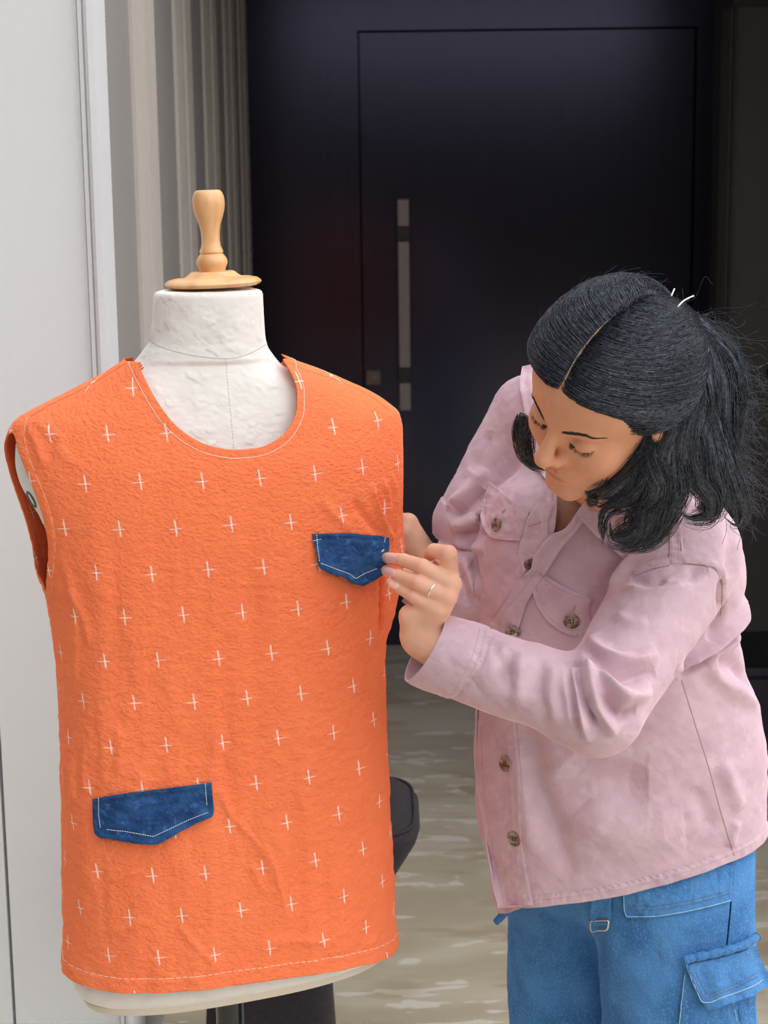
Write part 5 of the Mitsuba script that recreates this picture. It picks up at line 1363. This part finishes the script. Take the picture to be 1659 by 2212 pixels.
# frizz at the back and stray hairs
for i in range(700):
    z = rh.random()
    y0 = 700 + 380 * z; x0 = np.interp(y0, [700, 800, 900, 1000, 1080], [1515, 1570, 1585, 1590, 1590]) + rh.normal(0, 24)
    st_ = at(x0 - 30, y0 - 40, 2.085 + rh.normal(0, 0.02))
    L = rh.uniform(0.03, 0.085)
    d = np.array([0.45 + rh.normal(0, 0.35), rh.normal(0, 0.4), -0.75 + rh.normal(0, 0.45)]); d /= np.linalg.norm(d)
    e1 = np.cross(d, [0.2, 1, 0.1]); e1 /= np.linalg.norm(e1); e2 = np.cross(d, e1)
    s = np.linspace(0, 1, NL)
    am, fr = rh.uniform(0.002, 0.008), rh.uniform(5, 13)
    p = st_ + L * s[:, None] * d + am * np.sin(s * fr + rh.uniform(0, 6))[:, None] * e1 * (0.3 + s)[:, None] + am * np.cos(s * fr * 0.9)[:, None] * e2 * (0.3 + s)[:, None]
    L_S.append(p); L_R.append(np.full(NL, rh.uniform(0.00018, 0.00030)))
def haircol(lo, hi):
    return proc(lambda p, n, uv: mix(lo, hi, fbm(p[0] * 300, p[1] * 300, p[2] * 300, 2)))
bs('hair', two({'type': 'principled', 'base_color': haircol((0.018, 0.020, 0.026), (0.115, 0.130, 0.160)), 'metallic': 0.8, 'roughness': 0.27}))
bs('brow_hair', two({'type': 'principled', 'base_color': rgb((0.018, 0.010, 0.007)), 'roughness': 0.6}))
bs('scalp', two({'type': 'principled', 'base_color': rgb((0.40, 0.27, 0.19)), 'roughness': 0.7}))
strands = join([strand_mesh(np.array(S_), np.array(R_s)), strand_mesh(np.array(L_S), np.array(L_R))])
add('person__hair', strands, 'hair', True, label='long dark wavy hair, half tied back')
add('person__hair__under_layer', join([(head_w(Vc_), Fc_)] + core), 'hair', True)
# parting
q = np.linspace(0.02, 0.62, 40)
P_ = head_w(on_hair(midline(q), 0.0010))
add('person__hair__parting', tube(P_, np.interp(np.linspace(0, 1, 40), [0, 0.5, 1], [0.0013, 0.0016, 0.0006]), 6), 'scalp', True, label='pale parting line')
# hair pins
pkc = Picker(head_w(Vc_), Fc_)
def pin_at(x, y, l):
    p, n = pkc(x, y)
    return p + n * l
pn = [pin_at(1457, 672, 0.004), pin_at(1464, 664, 0.008), pin_at(1474, 660, 0.011), pin_at(1482, 658, 0.013)]
add('person__hair__pin', join([tube(curve(pn, 12), 0.0010, 8), tube(np.array([pin_at(1446, 648, 0.005), pin_at(1450, 640, 0.009)]), 0.0010, 8)]), 'pin_white', True, label='white hair pin')
# brows and lashes, laid on the face in the head's own coordinates
def on_face(x, y):
    q = np.stack([np.asarray(x, float), np.asarray(y, float), np.full(len(x), 0.15)], 1)
    for _ in range(40):
        q[:, 2] -= np.clip(head_sdf(q), -0.004, 0.02) * 0.8
    return q
for k, side in enumerate((1, -1)):
    n = 260
    u, w = rh.random(n), rh.random(n)
    bx = lambda t: 0.0125 + 0.0435 * t
    bm = lambda t: np.interp(t, [0, 0.3, 0.62, 1], [0.0195, 0.0245, 0.0275, 0.0215])
    bw = lambda t: np.interp(t, [0, 0.25, 0.6, 1], [0.0040, 0.0054, 0.0044, 0.0012])
    S = []
    for s in np.linspace(0, 1, 5):
        t = np.clip(u + 0.12 * s, 0, 1)
        q = on_face(bx(t) * side, bm(t) + (w - 0.5 + 0.25 * s * (0.5 - w)) * bw(t))
        q[:, 2] += 0.0003 + 0.0006 * s * (1 - s)
        S.append(head_w(q))
    R = np.tile([0.00014, 0.00022, 0.00022, 0.00016, 0.00008], (n, 1))
    add('person__eyebrow' + ('_001' if k else ''), strand_mesh(np.stack(S, 1), R), 'brow_hair', True)
    t = np.linspace(0.0172, 0.0458, 40)
    ly = lambda t: -0.0058 + 22 * (t - 0.0315) ** 2
    q0 = on_face(t * side, ly(t)); q0[:, 2] += 0.0004
    parts = [tube(head_w(q0), 0.00075 * np.sin(np.linspace(0.25, np.pi - 0.25, 40)) + 0.00012, 5)]
    n = 80
    u = rh.uniform(0.0185, 0.0455, n)
    r0 = on_face(u * side, ly(u)); r0[:, 2] += 0.0004
    tip = r0 + np.stack([side * (0.0010 + 0.10 * (u - 0.0315)), rh.normal(-0.0028, 0.0006, n), rh.normal(0.0042, 0.0006, n)], 1)
    mid = (r0 + tip) / 2 + np.array([0, -0.0012, 0.0002])
    S = np.stack([(1 - s) ** 2 * r0 + 2 * s * (1 - s) * mid + s * s * tip for s in np.linspace(0, 1, 6)], 1)
    parts.append(strand_mesh(head_w(S.reshape(-1, 3)).reshape(n, 6, 3), np.tile(np.linspace(0.00022, 0.00006, 6), (n, 1))))
    add('person__eyelashes' + ('_001' if k else ''), join(parts), 'brow_hair', True)
